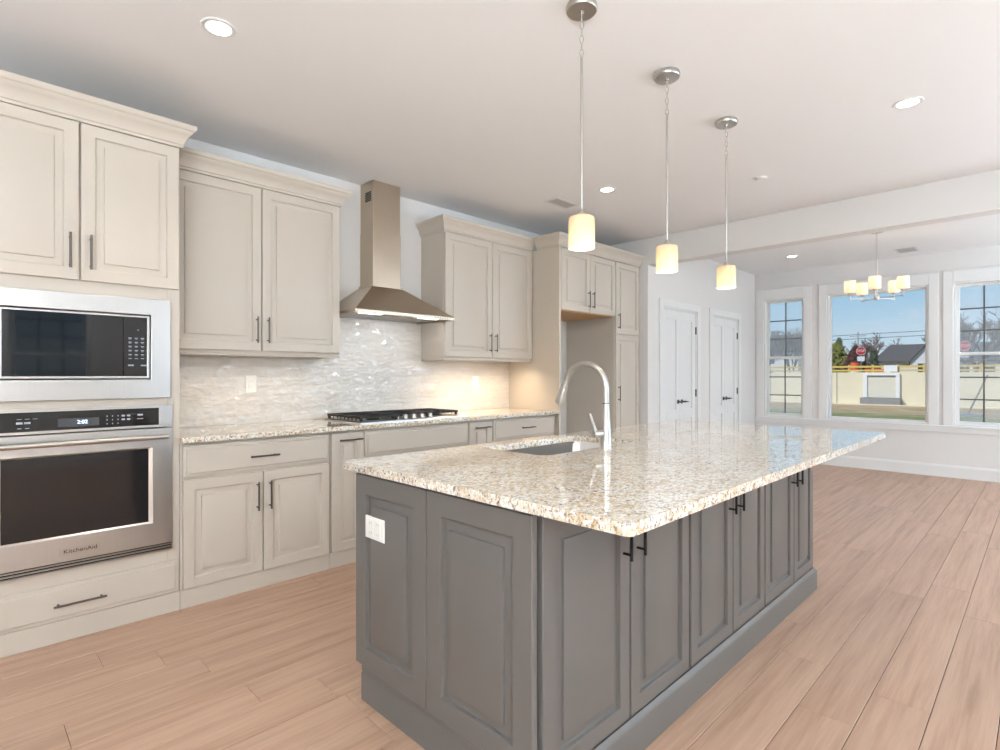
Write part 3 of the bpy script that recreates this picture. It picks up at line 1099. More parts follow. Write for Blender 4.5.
# --- outlets
def plate(name, label, Mx, w, h, outlet, t=0.006, n=1):
    p = MB(Mx).panel(-w / 2, w / 2, -h / 2, h / 2, -t, [(0, t), (0, 0.002), (0.002, 0), (0.004, 0)])
    r = p.build(name, M_PLASTIC)
    tag(r, label, 'outlet' if outlet else 'switch')
    for k in range(n):
        cx = (k - (n - 1) / 2) * 0.046
        q = MB(Mx).panel(cx - 0.0165, cx + 0.0165, -0.033, 0.033, -t - 0.0015, [(0, 0.0015), (0, 0.0005), (0.001, 0)])
        q.build('receptacle' if outlet else 'rocker', M_PLASTIC, r)
        if outlet:
            s = MB(Mx)
            for zz in (-0.018, 0.018):
                s.box(cx - 0.0075, cx - 0.0055, -t - 0.0022, -t - 0.0014, zz - 0.004, zz + 0.005).box(cx + 0.0055, cx + 0.0075, -t - 0.0022, -t - 0.0014, zz - 0.004, zz + 0.005)
            s.build('slots', M_VENTG, r)
    return r


plate('outlet', 'white outlet plate on the tile backsplash under the left wall cabinet', Matrix.Translation((1.436, WY - 0.010, 1.183)), 0.074, 0.118, True)
plate('light_switch', 'white switch plate on the tile backsplash right of the cooktop', Matrix.Translation((3.516, WY - 0.010, 1.175)), 0.074, 0.118, False)

# --- range hood
hd = thing('range_hood', 'stainless steel pyramid range hood with a square chimney', 'range hood', (2.41, 3.7, 1.683))
hx0, hx1, hy0, hy1 = 1.955, 2.850, 3.365, WY - 0.001
cx0, cx1, cy0 = 2.285, 2.540, 3.670
mb = MB()
mb.loops([[(hx0, hy0, 1.705), (hx1, hy0, 1.705), (hx1, hy1, 1.705), (hx0, hy1, 1.705)], [(cx0 - 0.012, cy0 - 0.012, 1.93), (cx1 + 0.012, cy0 - 0.012, 1.93), (cx1 + 0.012, hy1, 1.93), (cx0 - 0.012, hy1, 1.93)], [(cx0 - 0.012, cy0 - 0.012, 1.942), (cx1 + 0.012, cy0 - 0.012, 1.942), (cx1 + 0.012, hy1, 1.942), (cx0 - 0.012, hy1, 1.942)]])
mb.build('canopy', M_HOOD, hd)
rim = MB()
rim.box(hx0, hx1, hy0, hy0 + 0.012, 1.683, 1.705).box(hx0, hx0 + 0.012, hy0 + 0.012, hy1, 1.683, 1.705).box(hx1 - 0.012, hx1, hy0 + 0.012, hy1, 1.683, 1.705)
rim.build('rim', M_HOOD, hd)
MB().box(hx0 + 0.012, hx1 - 0.012, hy0 + 0.012, hy1 - 0.012, 1.694, 1.702).build('underside', M_STEEL, hd)
for k in range(3):
    a = hx0 + 0.05 + k * 0.268
    MB().box(a, a + 0.26, hy0 + 0.14, hy1 - 0.06, 1.689, 1.694).build('filter', M_FILTER, hd, bevel=0.002)
for lx in (2.14, 2.66):
    MB().box(lx - 0.09, lx + 0.09, hy0 + 0.085, hy0 + 0.12, 1.6895, 1.6938).build('lamp_lens', M_LEDH, hd, bevel=0.001)
    al = area_light('hood_lamp', (0, 0, 0), (0, 0.75, -1), 0.17, 0.03, 0.4, (0.97, 0.98, 1.0))
    al.parent = hd
    al.location = Vector((lx, hy0 + 0.10, 1.684)) - WPOS[hd]
bt = MB()
for k in range(6):
    bt.cyl((2.655 + k * 0.024, hy0 - 0.0015, 1.694), (2.655 + k * 0.024, hy0, 1.694), 0.0045, n=10)
bt.build('buttons', M_DARK, hd)
ch = MB().box(cx0, cx1, cy0, hy1, 1.942, 2.36).build('chimney', M_HOOD, hd, bevel=0.0015)
chu = MB().box(cx0 + 0.003, cx1 - 0.003, cy0 + 0.003, hy1, 2.36, CEIL - 0.001).build('chimney_upper', M_HOOD, hd, bevel=0.0015)
g = MB()
for k in range(6):
    g.box(cx0 + 0.001, cx0 + 0.003, cy0 + 0.03, cy0 + 0.115, 2.60 + k * 0.013, 2.608 + k * 0.013)
g.build('vent_grille', M_DARK, chu)

# --- cooktop
ck = thing('gas_cooktop', 'stainless gas cooktop with black cast-iron grates and five knobs', 'cooktop', (2.42, 3.54, 0.914))
kx0, kx1, ky0, ky1 = 1.935, 2.893, 3.262, 3.770
MB().loops([[(kx0, ky0, 0.9145), (kx1, ky0, 0.9145), (kx1, ky1, 0.9145), (kx0, ky1, 0.9145)], [(kx0, ky0, 0.921), (kx1, ky0, 0.921), (kx1, ky1, 0.921), (kx0, ky1, 0.921)], [(kx0 + 0.012, ky0 + 0.012, 0.927), (kx1 - 0.012, ky0 + 0.012, 0.927), (kx1 - 0.012, ky1 - 0.012, 0.927), (kx0 + 0.012, ky1 - 0.012, 0.927)]]).build('tray', M_STEELH, ck)
for k in range(3):
    gx0 = kx0 + 0.010 + k * 0.3135
    gx1 = gx0 + 0.310
    gy0, gy1 = ky0 + (0.105 if k == 1 else 0.02), ky1 - 0.025
    if k == 2:
        gy0 = ky0 + 0.10
    g = MB()
    zt = 0.962
    r = 0.007
    for xx in (gx0 + r, gx1 - r):
        g.box(xx - r, xx + r, gy0, gy1, zt - 0.016, zt)
    for yy in (gy0 + r, gy1 - r):
        g.box(gx0 + 2 * r, gx1 - 2 * r, yy - r, yy + r, zt - 0.016, zt)
    nf = 9
    for i in range(1, nf):
        yy = gy0 + (gy1 - gy0) * i / nf
        g.box(gx0 + 2 * r, gx0 + 0.11, yy - 0.005, yy + 0.005, zt - 0.014, zt).box(gx1 - 0.11, gx1 - 2 * r, yy - 0.005, yy + 0.005, zt - 0.014, zt)
        # slanting fingers down the outer sides
        for xx, s in ((gx0, -1), (gx1, 1)):
            if (k == 0 and s < 0) or (k == 2 and s > 0):
                g.loops([[(xx, yy - 0.006, zt - 0.002), (xx, yy + 0.006, zt - 0.002), (xx, yy + 0.006, zt - 0.016), (xx, yy - 0.006, zt - 0.016)], [(xx + s * 0.006, yy - 0.005, zt - 0.022), (xx + s * 0.006, yy + 0.005, zt - 0.022), (xx + s * 0.004, yy + 0.005, zt - 0.032), (xx + s * 0.004, yy - 0.005, zt - 0.032)]])
    xm = (gx0 + gx1) / 2
    g.box(xm - 0.005, xm + 0.005, gy0 + 2 * r, gy1 - 2 * r, zt - 0.013, zt - 0.001)
    for xx in (gx0 + 0.012, gx1 - 0.012):
        for yy in (gy0 + 0.012, gy1 - 0.012):
            g.box(xx - 0.008, xx + 0.008, yy - 0.008, yy + 0.008, 0.9272, zt - 0.016)
    g.build('grate', M_IRON, ck, bevel=0.0012)
for bx_, by_ in ((2.115, 3.40), (2.115, 3.66), (2.418, 3.55), (2.72, 3.45), (2.72, 3.66)):
    MB().lathe((bx_, by_, 0.9275), [(0.048, 0), (0.046, 0.008), (0.034, 0.010), (0.034, 0.016), (0.030, 0.019)], 24).build('burner', M_IRON, ck, smooth=40)
for k in range(5):
    kx = 2.262 + k * 0.0755
    MB().lathe((kx, ky0 + 0.055, 0.9275), [(0.023, 0), (0.023, 0.004), (0.018, 0.006), (0.017, 0.026), (0.0145, 0.029)], 24).build('knob', M_NICKEL, ck, smooth=40)

# --- island ---------------------------------------------------------------
IY = 0.955          # long front
IX = 1.075          # near end
IB = 1.86           # back
ISLX = [(1.112, 1.978), (1.980, 2.758), (2.760, 3.530)]
labs = ['grey island cabinet with two tall doors nearest the camera end', 'grey island cabinet with two tall doors in the middle of the long side', 'grey island cabinet with two tall doors at the window end']
drs = [((1.118, 1.551), (1.560, 1.968)), ((1.986, 2.375), (2.384, 2.752)), ((2.766, 3.180), (3.189, 3.522))]
for (a, b), lb, dd in zip(ISLX, labs, drs):
    r = thing('island_cabinet', lb, 'cabinet', ((a + b) / 2, 1.13, 0), 'island cabinets facing the great room')
    cmb = MB()
    cmb.box(a, b, IY + 0.021, IY + 0.04, 0.1, 0.883).box(a, a + 0.016, IY + 0.04, 1.30, 0.1, 0.883).box(b - 0.016, b, IY + 0.04, 1.30, 0.1, 0.883).box(a + 0.016, b - 0.016, 1.29, 1.30, 0.1, 0.883).box(a + 0.016, b - 0.016, IY + 0.04, 1.29, 0.1, 0.118)
    cmb.build('carcass', M_ISL, r, bevel=0.0015)
    for k, (p, q) in enumerate(dd):
        front(r, 'door', p, q, 0.130, 0.874, IY, M_ISL, RAISED, ((q - 0.037) if k == 0 else (p + 0.037), 0.742, True), M_PULLB, plen=0.17)
MK = Matrix(((-1, 0, 0, 0), (0, -1, 0, 0), (0, 0, 1, 0), (0, 0, 0, 1)))   # fronts towards the kitchen wall
for (a, b), lb, nm in (((1.112, 1.64), 'grey island cabinet on the kitchen side left of the sink', 'island_cabinet'), ((1.642, 2.48), 'grey sink cabinet on the kitchen side of the island', 'sink_cabinet'), ((2.482, 3.530), 'grey island cabinet on the kitchen side right of the sink', 'island_cabinet')):
    r = thing(nm, lb, 'cabinet', ((a + b) / 2, 1.6, 0))
    cmb = MB()
    cmb.box(a, b, IB - 0.04, IB - 0.021, 0.1, 0.883).box(a, a + 0.016, 1.302, IB - 0.04, 0.1, 0.883).box(b - 0.016, b, 1.302, IB - 0.04, 0.1, 0.883).box(a + 0.016, b - 0.016, 1.302, 1.312, 0.1, 0.883).box(a + 0.016, b - 0.016, 1.312, IB - 0.04, 0.1, 0.118)
    cmb.build('carcass', M_ISL, r, bevel=0.0015)
    m_ = (a + b) / 2
    for k, (p, q) in enumerate(((a + 0.006, m_ - 0.003), (m_ + 0.003, b - 0.006))):
        # local frame is turned 180 degrees: local x = -x
        front(r, 'door', -q, -p, 0.130, 0.874, -IB, M_ISL, RAISED, (-(q - 0.037) if k == 0 else -(p + 0.037), 0.742, True), M_PULLB, M=MK, plen=0.17)
# near end panel with two raised fields
ME = Matrix(((0, 1, 0, 0), (-1, 0, 0, 0), (0, 0, 1, 0), (0, 0, 0, 1)))    # local x = -y, local y = x, front towards -x
ep = thing('island_end_panel', 'brownish grey island end with two raised panels, facing the camera', 'panel', (IX, 1.4, 0))
MB().box(IX + 0.0205, IX + 0.036, IY + 0.021, IB - 0.021, 0.126, 0.883).build('backing_board', M_ISL, ep)
EPROF = [(0, 0.020), (0, 0.003), (0.0012, 0.0008), (0.003, 0), (0.070, 0), (0.0715, 0.0015), (0.0735, 0.0115), (0.079, 0.0135), (0.086, 0.0135), (0.107, 0.0085), (0.1088, 0.0014), (0.1125, 0.0004)]
MB(ME).panel(-1.848, -1.414, 0.164, 0.874, IX, EPROF).build('raised_panel', M_ISL, ep, smooth=20)
MB(ME).panel(-1.410, -0.957, 0.164, 0.874, IX, EPROF).build('raised_panel', M_ISL, ep, smooth=20)
fp = MB().box(3.5315, 3.548, IY + 0.021, IB - 0.021, 0.126, 0.883).build('island_end_panel', M_ISL, bevel=0.0015)
tag(fp, 'flat grey island end at the window side', 'panel')
# plinth
PL = [(0, 0), (0, 0.102), (-0.003, 0.110), (-0.010, 0.118), (-0.0135, 0.124), (-0.0142, 0.124), (-0.0142, 0)]
pl = MB()
px0, px1, py0, py1 = IX + 0.032, 3.556, IY - 0.012, IB + 0.0
pl.sweep(PL, [(px0 + 0.3, py1), (px0, py1), (px0, py0), (px1, py0), (px1, py1), (px0 + 0.3, py1)])
po = pl.build('island_plinth', M_ISL, smooth=35)
tag(po, 'grey moulded plinth around the foot of the island', 'plinth')


# island worktop with a cut-out for the sink
def rrect(x0, x1, y0, y1, r, n=6):
    out = []
    for cx, cy, a in ((x1 - r, y1 - r, 0), (x0 + r, y1 - r, 90), (x0 + r, y0 + r, 180), (x1 - r, y0 + r, 270)):
        for i in range(n + 1):
            t = math.radians(a + 90 * i / n)
            out.append((cx + r * math.cos(t), cy + r * math.sin(t)))
    return out


SK = (1.705, 2.415, 1.445, 1.828)


def island_top():
    bm = bmesh.new()
    z1, th = 0.914, 0.030
    x0, x1, y0, y1 = 1.058, 3.79, 0.650, 1.922
    rings = []
    for pts in (rrect(x0, x1, y0, y1, 0.02, 5), rrect(*SK, 0.055, 6)):
        vs_ = [bm.verts.new((x - 2.43, y - 1.285, z1 - 0.884)) for x, y in pts]
        rings += [bm.edges.new((vs_[i], vs_[(i + 1) % len(vs_)])) for i in range(len(vs_))]
    bmesh.ops.triangle_fill(bm, use_beauty=True, use_dissolve=False, edges=rings)
    fs = list(bm.faces)
    ex = bmesh.ops.extrude_face_region(bm, geom=fs)
    for g_ in ex['geom']:
        if isinstance(g_, bmesh.types.BMVert):
            g_.co.z -= th
    bmesh.ops.recalc_face_normals(bm, faces=bm.faces)
    me = bpy.data.meshes.new('island_worktop')
    bm.to_mesh(me)
    bm.free()
    me.materials.append(M_GRAN)
    o = bpy.data.objects.new('island_worktop', me)
    C.objects.link(o)
    o.location = (2.43, 1.285, 0.884)
    b = o.modifiers.new('bevel', 'BEVEL')
    b.width, b.segments, b.limit_method, b.angle_limit = 0.005, 3, 'ANGLE', math.radians(60)
    me.shade_smooth()
    me.set_sharp_from_angle(angle=math.radians(25))
    return tag(o, 'polished tan speckled granite worktop on the grey island', 'worktop')


island_top()

# sink
sk = thing('kitchen_sink', 'undermounted stainless steel sink bowl in the island worktop', 'sink', (2.06, 1.636, 0.66))
sx0, sx1, sy0, sy1 = SK
mb = MB()
rg = lambda d, z, r: [(x, y, z) for x, y in rrect(sx0 + d, sx1 - d, sy0 + d, sy1 - d, r, 6)]
mb.loops([rg(-0.02, 0.8835, 0.07), rg(-0.003, 0.8835, 0.055), rg(0.004, 0.870, 0.05), rg(0.010, 0.70, 0.05), rg(0.03, 0.672, 0.04), rg(0.16, 0.664, 0.02), rg(0.16, 0.656, 0.02), rg(0.025, 0.660, 0.045), rg(0.0, 0.70, 0.055), rg(-0.02, 0.878, 0.07)], False, False)
n_ = len(rrect(*SK, 0.05, 6))
bowl = mb
bowl.add(rg(0.16, 0.664, 0.02), [tuple(range(n_))])
bowl.add(rg(0.16, 0.656, 0.02), [tuple(range(n_))[::-1]])
bowl.build('bowl', M_SINK, sk, smooth=40)
MB().lathe((2.06, 1.66, 0.6645), [(0.055, 0), (0.052, 0.003), (0.040, 0.001), (0.02, 0.004)], 24).build('drain', M_NICKEL, sk, smooth=40)

# faucet
FXc, FYc = 2.055, 1.388
fa = thing('kitchen_faucet', 'brushed nickel gooseneck faucet with pull-down spray head', 'faucet', (FXc, FYc, 0.914))
MB().lathe((FXc, FYc, 0.9143), [(0.028, 0), (0.028, 0.004), (0.0255, 0.007), (0.0245, 0.06), (0.0235, 0.085), (0.0195, 0.14), (0.0158, 0.202)], 28).build('body', M_NICKEL, fa, smooth=40)
MB().lathe((FXc, FYc, 0.9143), [(0.0164, 0.2025), (0.0164, 0.206)], 28).build('collar', M_HINGE, fa)
pts = [(FXc, FYc, 0.914 + z) for z in (0.206, 0.225, 0.25)]
R_, zc = 0.114, 0.914 + 0.268
for i in range(0, 21):
    t = PI - (PI - math.radians(20)) * i / 20
    pts.append((FXc - 0.0 * i, FYc + R_ + R_ * math.cos(t), zc + R_ * math.sin(t)))
dv = Vector((0, math.sin(math.radians(20)), -math.cos(math.radians(20))))
endp = Vector(pts[-1])
pts.append(tuple(endp + dv * 0.02))
rad = [0.0158] * 3 + [0.0150 - 0.0018 * i / 20 for i in range(21)] + [0.0130]
MB().tube(pts, rad, 16).build('spout', M_NICKEL, fa, smooth=50)
h0 = endp + dv * 0.0205
sh = MB().tube([h0, h0 + dv * 0.012, h0 + dv * 0.03, h0 + dv * 0.085, h0 + dv * 0.098], [0.0150, 0.0165, 0.0180, 0.0250, 0.0235], 20)
head = sh.build('spray_head', M_NICKEL, fa, smooth=50)
side = Vector((0, -math.cos(math.radians(20)), -math.sin(math.radians(20))))
bp = h0 + dv * 0.05 - side * 0.0175
MB().cyl(bp - dv * 0.014, bp + dv * 0.012, 0.006, n=10).build('spray_button', M_DARK, head)
hz = 0.914 + 0.070
hubd = Vector((-0.94, 0.34, 0)).normalized()
hp = Vector((FXc, FYc, hz))
MB().cyl(hp + hubd * 0.018, hp + hubd * 0.066, 0.0165, 0.0165, 20).build('handle_hub', M_NICKEL, fa, bevel=0.003)
lv0 = hp + hubd * 0.052
lup = Vector((-0.34, 0.12, 0.93)).normalized()
MB().tube([lv0 + lup * 0.0155, lv0 + lup * 0.05, lv0 + lup * 0.098], [0.0085, 0.0075, 0.0068], 12).build('lever', M_NICKEL, fa, smooth=50)

# outlet on the island end
plate('outlet', 'white double outlet plate on the island end panel', Matrix.Translation((IX + 0.003, 1.712, 0.690)) @ Matrix(((0, 1, 0, 0), (-1, 0, 0, 0), (0, 0, 1, 0), (0, 0, 0, 1))), 0.122, 0.080, True, t=0.007, n=2)

# ------------------------------------------------------------------ ceiling fixtures


def chain_mesh(mb, x, y, z_top, z_bot, link=0.036, w=0.0075, r=0.0016):
    n = max(2, round((z_top - z_bot) / (link * 0.80)))
    step = (z_top - z_bot) / n
    L = step * 1.18
    for k in range(n):
        zc = z_top - step * (k + 0.5)
        pts = []
        for i in range(14):
            t = 2 * PI * i / 14
            a = w * math.cos(t)
            b = (L / 2 - r) * math.sin(t)
            b = math.copysign(min(abs(b) * 1.15, L / 2 - r), b)
            if k % 2:
                pts.append((x + a * 0.7, y - a * 0.7, zc + b))
            else:
                pts.append((x + a * 0.7, y + a * 0.7, zc + b))
        mb.tube(pts, r, 6, closed=True)
    return mb


def point_light(parent, loc, watts, color, size=0.03):
    d = bpy.data.lights.new('bulb_light', 'POINT')
    d.energy, d.color, d.shadow_soft_size = watts, color, size
    o = bpy.data.objects.new('bulb_light', d)
    C.objects.link(o)
    o.parent = parent
    o.location = Vector(loc) - WPOS[parent]
    return o


WARM = (1.0, 0.91, 0.76)
plab = ['pendant light with cream glass cylinder, nearest of the three over the island', 'pendant light with cream glass cylinder, middle of the three over the island', 'pendant light with cream glass cylinder, farthest of the three over the island']
for k, px in enumerate((1.814, 2.524, 3.242)):
    py = 1.342
    zt, zb = 1.890, 1.762
    r = thing('pendant_light', plab[k], 'pendant light', (px, py, zb), 'pendant lights over the island')
    MB().lathe((px, py, CEIL), [(0.062, -0.0005), (0.064, -0.006), (0.064, -0.020), (0.060, -0.026), (0.02, -0.028)], 36).lathe((px, py, CEIL), [(0.010, -0.0275), (0.010, -0.036), (0.004, -0.040)], 16).build('canopy', M_NICKEL, r, smooth=35)
    mb = MB()
    chain_mesh(mb, px, py, CEIL - 0.038, 2.545)
    mb.build('chain', M_NICKEL, r, smooth=60)
    MB().cyl((px, py, 2.23), (px, py, 2.54), 0.0055, n=12).cyl((px, py, 1.925), (px, py, 2.23), 0.0046, n=12).tube([(px, py, 2.536), (px + 0.006, py, 2.546), (px, py, 2.556), (px - 0.006, py, 2.546), ], 0.0015, 6, closed=True).build('rod', M_NICKEL, r, smooth=40)
    MB().lathe((px, py, zt), [(0.0075, 0.03), (0.0095, 0.024), (0.020, 0.006), (0.022, 0.001), (0.022, -0.03), (0.014, -0.034)], 20).build('socket', M_NICKEL, r, smooth=35)
    R0 = 0.0535
    MB().lathe((px, py, 0), [(0.0225, zt), (R0 - 0.006, zt), (R0 - 0.001, zt - 0.004), (R0, zt - 0.012), (R0, zb + 0.001), (R0 - 0.0015, zb), (R0 - 0.003, zb + 0.001), (R0 - 0.003, zt - 0.010), (R0 - 0.008, zt - 0.004), (0.0225, zt - 0.004)], 40, False, False).build('glass_shade', M_SHADE, r, smooth=40)
    MB().lathe((px, py, zb + 0.048), [(0.006, -0.028), (0.020, -0.018), (0.024, 0), (0.020, 0.018), (0.012, 0.036), (0.012, 0.06)], 20).build('bulb', M_BULB, r, smooth=60)
    point_light(r, (px, py, zb - 0.035), 1.3, WARM, 0.03)
    point_light(r, (px, py, zb + 0.05), 0.06, WARM, 0.012)

# chandelier
cxx, cyy = 6.80, 1.249
r = thing('chandelier', 'five-arm nickel chandelier with cream glass shades before the windows', 'chandelier', (cxx, cyy, 2.0280))
MB().lathe((cxx, cyy, CEIL), [(0.062, -0.0005), (0.064, -0.02), (0.058, -0.026), (0.02, -0.028)], 32).build('canopy', M_NICKEL, r, smooth=35)
mb = MB()
chain_mesh(mb, cxx, cyy, CEIL - 0.028, 2.44)
mb.build('chain', M_NICKEL, r, smooth=60)
MB().cyl((cxx, cyy, 2.0680), (cxx, cyy, 2.445), 0.007, n=12).build('stem', M_NICKEL, r, smooth=40)
MB().lathe((cxx, cyy, 2.0280), [(0.012, -0.004), (0.028, 0.004), (0.030, 0.03), (0.022, 0.05), (0.008, 0.055)], 24).build('hub', M_NICKEL, r, smooth=40)
for k in range(5):
    t = math.radians(187 + 72 * k)
    ux, uy = math.cos(t), math.sin(t)
    ax, ay = cxx + ux * 0.238, cyy + uy * 0.238
    arm = MB().box(0.0, 0.243, -0.006, 0.006, -0.004, 0.004)
    arm.v = [Matrix.Translation((cxx, cyy, 2.0460)) @ Matrix.Rotation(t, 4, 'Z') @ v for v in arm.v]
    arm.cyl((ax, ay, 2.0340), (ax, ay, 2.1130), 0.006, n=10).lathe((ax, ay, 2.0960), [(0.008, 0), (0.026, 0.010), (0.026, 0.016), (0.01, 0.018)], 20)
    ao = arm.build('arm', M_NICKEL, r, smooth=40)
    MB().lathe((ax, ay, 2.1145), [(0.012, 0.0), (0.050, 0.0), (0.053, 0.004), (0.053, 0.122), (0.0515, 0.123), (0.050, 0.122), (0.050, 0.006), (0.012, 0.003)], 28, False, False).build('glass_shade', M_SHADE2, ao, smooth=40)
    point_light(r, (ax, ay, 2.2130), 0.22, (1.0, 0.88, 0.72), 0.015)
    MB().lathe((ax, ay, 2.1180), [(0.011, 0), (0.011, 0.03), (0.018, 0.05), (0.022, 0.07), (0.015, 0.09), (0.004, 0.096)], 16).build('bulb', M_BULB, ao, smooth=60)


# recessed downlights
def downlight(x, y, label, watts):
    q = thing('recessed_light', label, 'ceiling light', (x, y, CEIL - 0.006), 'recessed ceiling lights')
    MB().lathe((x, y, CEIL), [(0.048, -0.001), (0.052, -0.005), (0.068, -0.005), (0.072, -0.001)], 36, False, False).build('trim_ring', M_TRIM, q, smooth=40)
    MB().cyl((x, y, CEIL - 0.0035), (x, y, CEIL - 0.0005), 0.0505, n=32).build('lens', M_LED, q)
    d = bpy.data.lights.new('downlight_lamp', 'SPOT')
    d.energy, d.color, d.spot_size, d.spot_blend, d.shadow_soft_size = watts, (1.0, 0.92, 0.82), math.radians(104), 0.7, 0.045
    o = bpy.data.objects.new('downlight_lamp', d)
    C.objects.link(o)
    o.parent = q
    o.location = (0, 0, -0.004)
    return q


downlight(0.814, 2.543, 'round recessed ceiling light over the floor before the left wall cabinet', 15)
downlight(3.757, 2.525, 'round recessed ceiling light beside the small ceiling vent', 20)
downlight(3.740, 0.541, 'round recessed ceiling light right of the farthest pendant', 5)
downlight(7.53, 2.283, 'round recessed ceiling light in the dining area before the windows', 14)
downlight(0.814, 0.541, 'round recessed ceiling light above the camera', 8)
downlight(2.28, -1.5, 'added round recessed ceiling light in the unseen great room', 3)  # out of view, added for the light it gives

# smoke detector, vents
sd = MB().lathe((4.365, 1.535, CEIL), [(0.040, -0.0005), (0.040, -0.006), (0.036, -0.013), (0.024, -0.016), (0.008, -0.016)], 32).build('smoke_detector', M_PLASTIC, smooth=35)
tag(sd, 'small round white smoke detector on the ceiling before the beam', 'smoke detector')


def vent(x0, x1, y0, y1, label):
    q = thing('ceiling_vent', label, 'vent', ((x0 + x1) / 2, (y0 + y1) / 2, CEIL - 0.01), 'ceiling vents')
    z = CEIL - 0.0005
    b = 0.022
    MB().box(x0, x1, y0, y0 + b, z - 0.006, z).box(x0, x1, y1 - b, y1, z - 0.006, z).box(x0, x0 + b, y0 + b, y1 - b, z - 0.006, z).box(x1 - b, x1, y0 + b, y1 - b, z - 0.006, z).build('frame', M_VENT, q, bevel=0.002)
    MB().box(x0 + b, x1 - b, y0 + b, y1 - b, z - 0.0012, z).build('backing', M_VENTG, q)
    n = 6
    s = MB()
    for k in range(n):
        yy = y0 + b + (y1 - y0 - 2 * b) * (k + 0.5) / n
        s.loops([[(x0 + b, yy - 0.007, z - 0.002), (x1 - b, yy - 0.007, z - 0.002), (x1 - b, yy - 0.006, z - 0.002), (x0 + b, yy - 0.006, z - 0.002)], [(x0 + b, yy + 0.003, z - 0.0055), (x1 - b, yy + 0.003, z - 0.0055), (x1 - b, yy + 0.004, z - 0.0055), (x0 + b, yy + 0.004, z - 0.0055)]])
    s.build('slats', M_VENTG, q)


vent(3.62, 3.92, 2.93, 3.08, 'small ceiling vent near the kitchen wall cabinets')
vent(7.98, 8.28, 1.08, 1.30, 'small ceiling vent in the dining area near the windows')


# under-cabinet strips
def strip(x0, x1, y, z, label, watts):
    q = thing('under_cabinet_light', label, 'light', ((x0 + x1) / 2, y, z), 'under-cabinet light strips')
    MB().box(x0, x1, y - 0.014, y + 0.014, z - 0.008, z).build('housing', M_PLASTIC, q)
    MB().box(x0 + 0.01, x1 - 0.01, y - 0.009, y + 0.009, z - 0.0105, z - 0.0085).build('lens', M_LEDW, q)
    for k in range(4):
        d = bpy.data.lights.new('strip_lamp', 'SPOT')
        d.energy, d.color, d.spot_size, d.spot_blend, d.shadow_soft_size = watts, (1.0, 0.80, 0.55), math.radians(150), 0.7, 0.008
        o = bpy.data.objects.new('strip_lamp', d)
        C.objects.link(o)
        o.parent = q
        o.location = ((x1 - x0) * ((k + 0.5) / 4 - 0.5), 0, -0.014)


strip(0.95, 1.85, 3.585, 1.3925, 'thin warm light strip under the wall cabinet left of the hood', 0.8)
strip(2.98, 3.88, 3.585, 1.3945, 'thin warm light strip under the wall cabinet right of the hood', 3.4)

# ------------------------------------------------------------------ outdoors
GZ = -0.5


def grass_mat(name, c1, c2, c3):
    m = bpy.data.materials.new(name)
    nt, n, l, p = nodes_of(m)
    tc = n.new('ShaderNodeTexCoord')
    z = n.new('ShaderNodeTexNoise')
    z.inputs['Scale'].default_value = 0.9
    z.inputs['Detail'].default_value = 7
    z.inputs['Roughness'].default_value = 0.7
    l.new(tc.outputs['Object'], z.inputs['Vector'])
    r = n.new('ShaderNodeValToRGB')
    e0 = r.color_ramp.elements
    e0[0].position, e0[0].color = 0.36, lin(*c1)
    e0[1].position, e0[1].color = 0.66, lin(*c3)
    q = e0.new(0.5)
    q.color = lin(*c2)
    l.new(z.outputs['Fac'], r.inputs[0])
    l.new(r.outputs[0], p.inputs['Base Color'])
    p.inputs['Roughness'].default_value = 0.9
    return m


lw = MB().box(FX + 0.3, 29.5, -60, 70, GZ - 0.2, GZ).build('lawn', grass_mat('lawn_grass', (122, 132, 70), (150, 148, 92), (186, 168, 118)))
tag(lw, 'mown green lawn outside the dining windows', 'lawn', kind='stuff')
ds = MB().box(29.5, 37.5, -60, 70, GZ - 0.2, GZ - 0.005).build('dirt_strip', grass_mat('bare_dirt', (206, 186, 156), (192, 160, 116), (176, 150, 100)))
tag(ds, 'bare tan dirt strip along the concrete wall', 'dirt', kind='stuff')
fg = MB().box(38.45, 140, -60, 90, GZ - 0.2, GZ - 0.005).build('far_ground', grass_mat('far_grass', (110, 112, 72), (140, 132, 90), (150, 140, 104)))
tag(fg, 'grass beyond the concrete wall', 'ground', kind='stuff')
yd = MB().box(BX - 40, FX + 0.3, RY - 40, RY - 0.2, GZ - 0.2, GZ - 0.01).build('side_yard', grass_mat('side_grass', (110, 122, 70), (140, 140, 92), (170, 160, 118)))
tag(yd, 'grass yard beside the great room', 'lawn', kind='stuff')

# concrete wall with kerb
M_CONC = mat('pale_concrete', (232, 222, 196), 0.85, var=0.10, scale=0.7, bump=0.2, bscale=14)
M_CONC2 = mat('grey_concrete', (150, 150, 150), 0.85, var=0.10, scale=2)
M_SIGNW = mat('sign_white', (236, 236, 236), 0.5, var=0.02, scale=3)
cw = thing('concrete_wall', 'long low pale concrete wall behind the lawn', 'wall', (38.15, 8, GZ))
MB().box(38.0, 38.35, -8, 26, GZ - 0.2, 1.40).build('wall_body', M_CONC, cw)
for yy in (-3.2, 0.6, 4.4, 9.0, 12.8, 16.6):
    MB().box(37.985, 38.0, yy - 0.02, yy + 0.02, GZ, 1.40).build('joint', M_CONC2, cw)
MB().box(37.55, 38.0, -8, 26, GZ - 0.2, GZ + 0.06).build('footing', M_CONC, cw)
wf = thing('wall_hatch', 'white framed rectangular hatch on the concrete wall', 'hatch', (37.9, 6.74, GZ))
MB().box(37.86, 37.985, 7.42, 7.62, GZ + 0.44, 1.22).box(37.86, 37.985, 5.86, 6.04, GZ + 0.44, 1.22).box(37.86, 37.985, 5.86, 7.62, 1.22, 1.34).build('frame', M_SIGNW, wf)
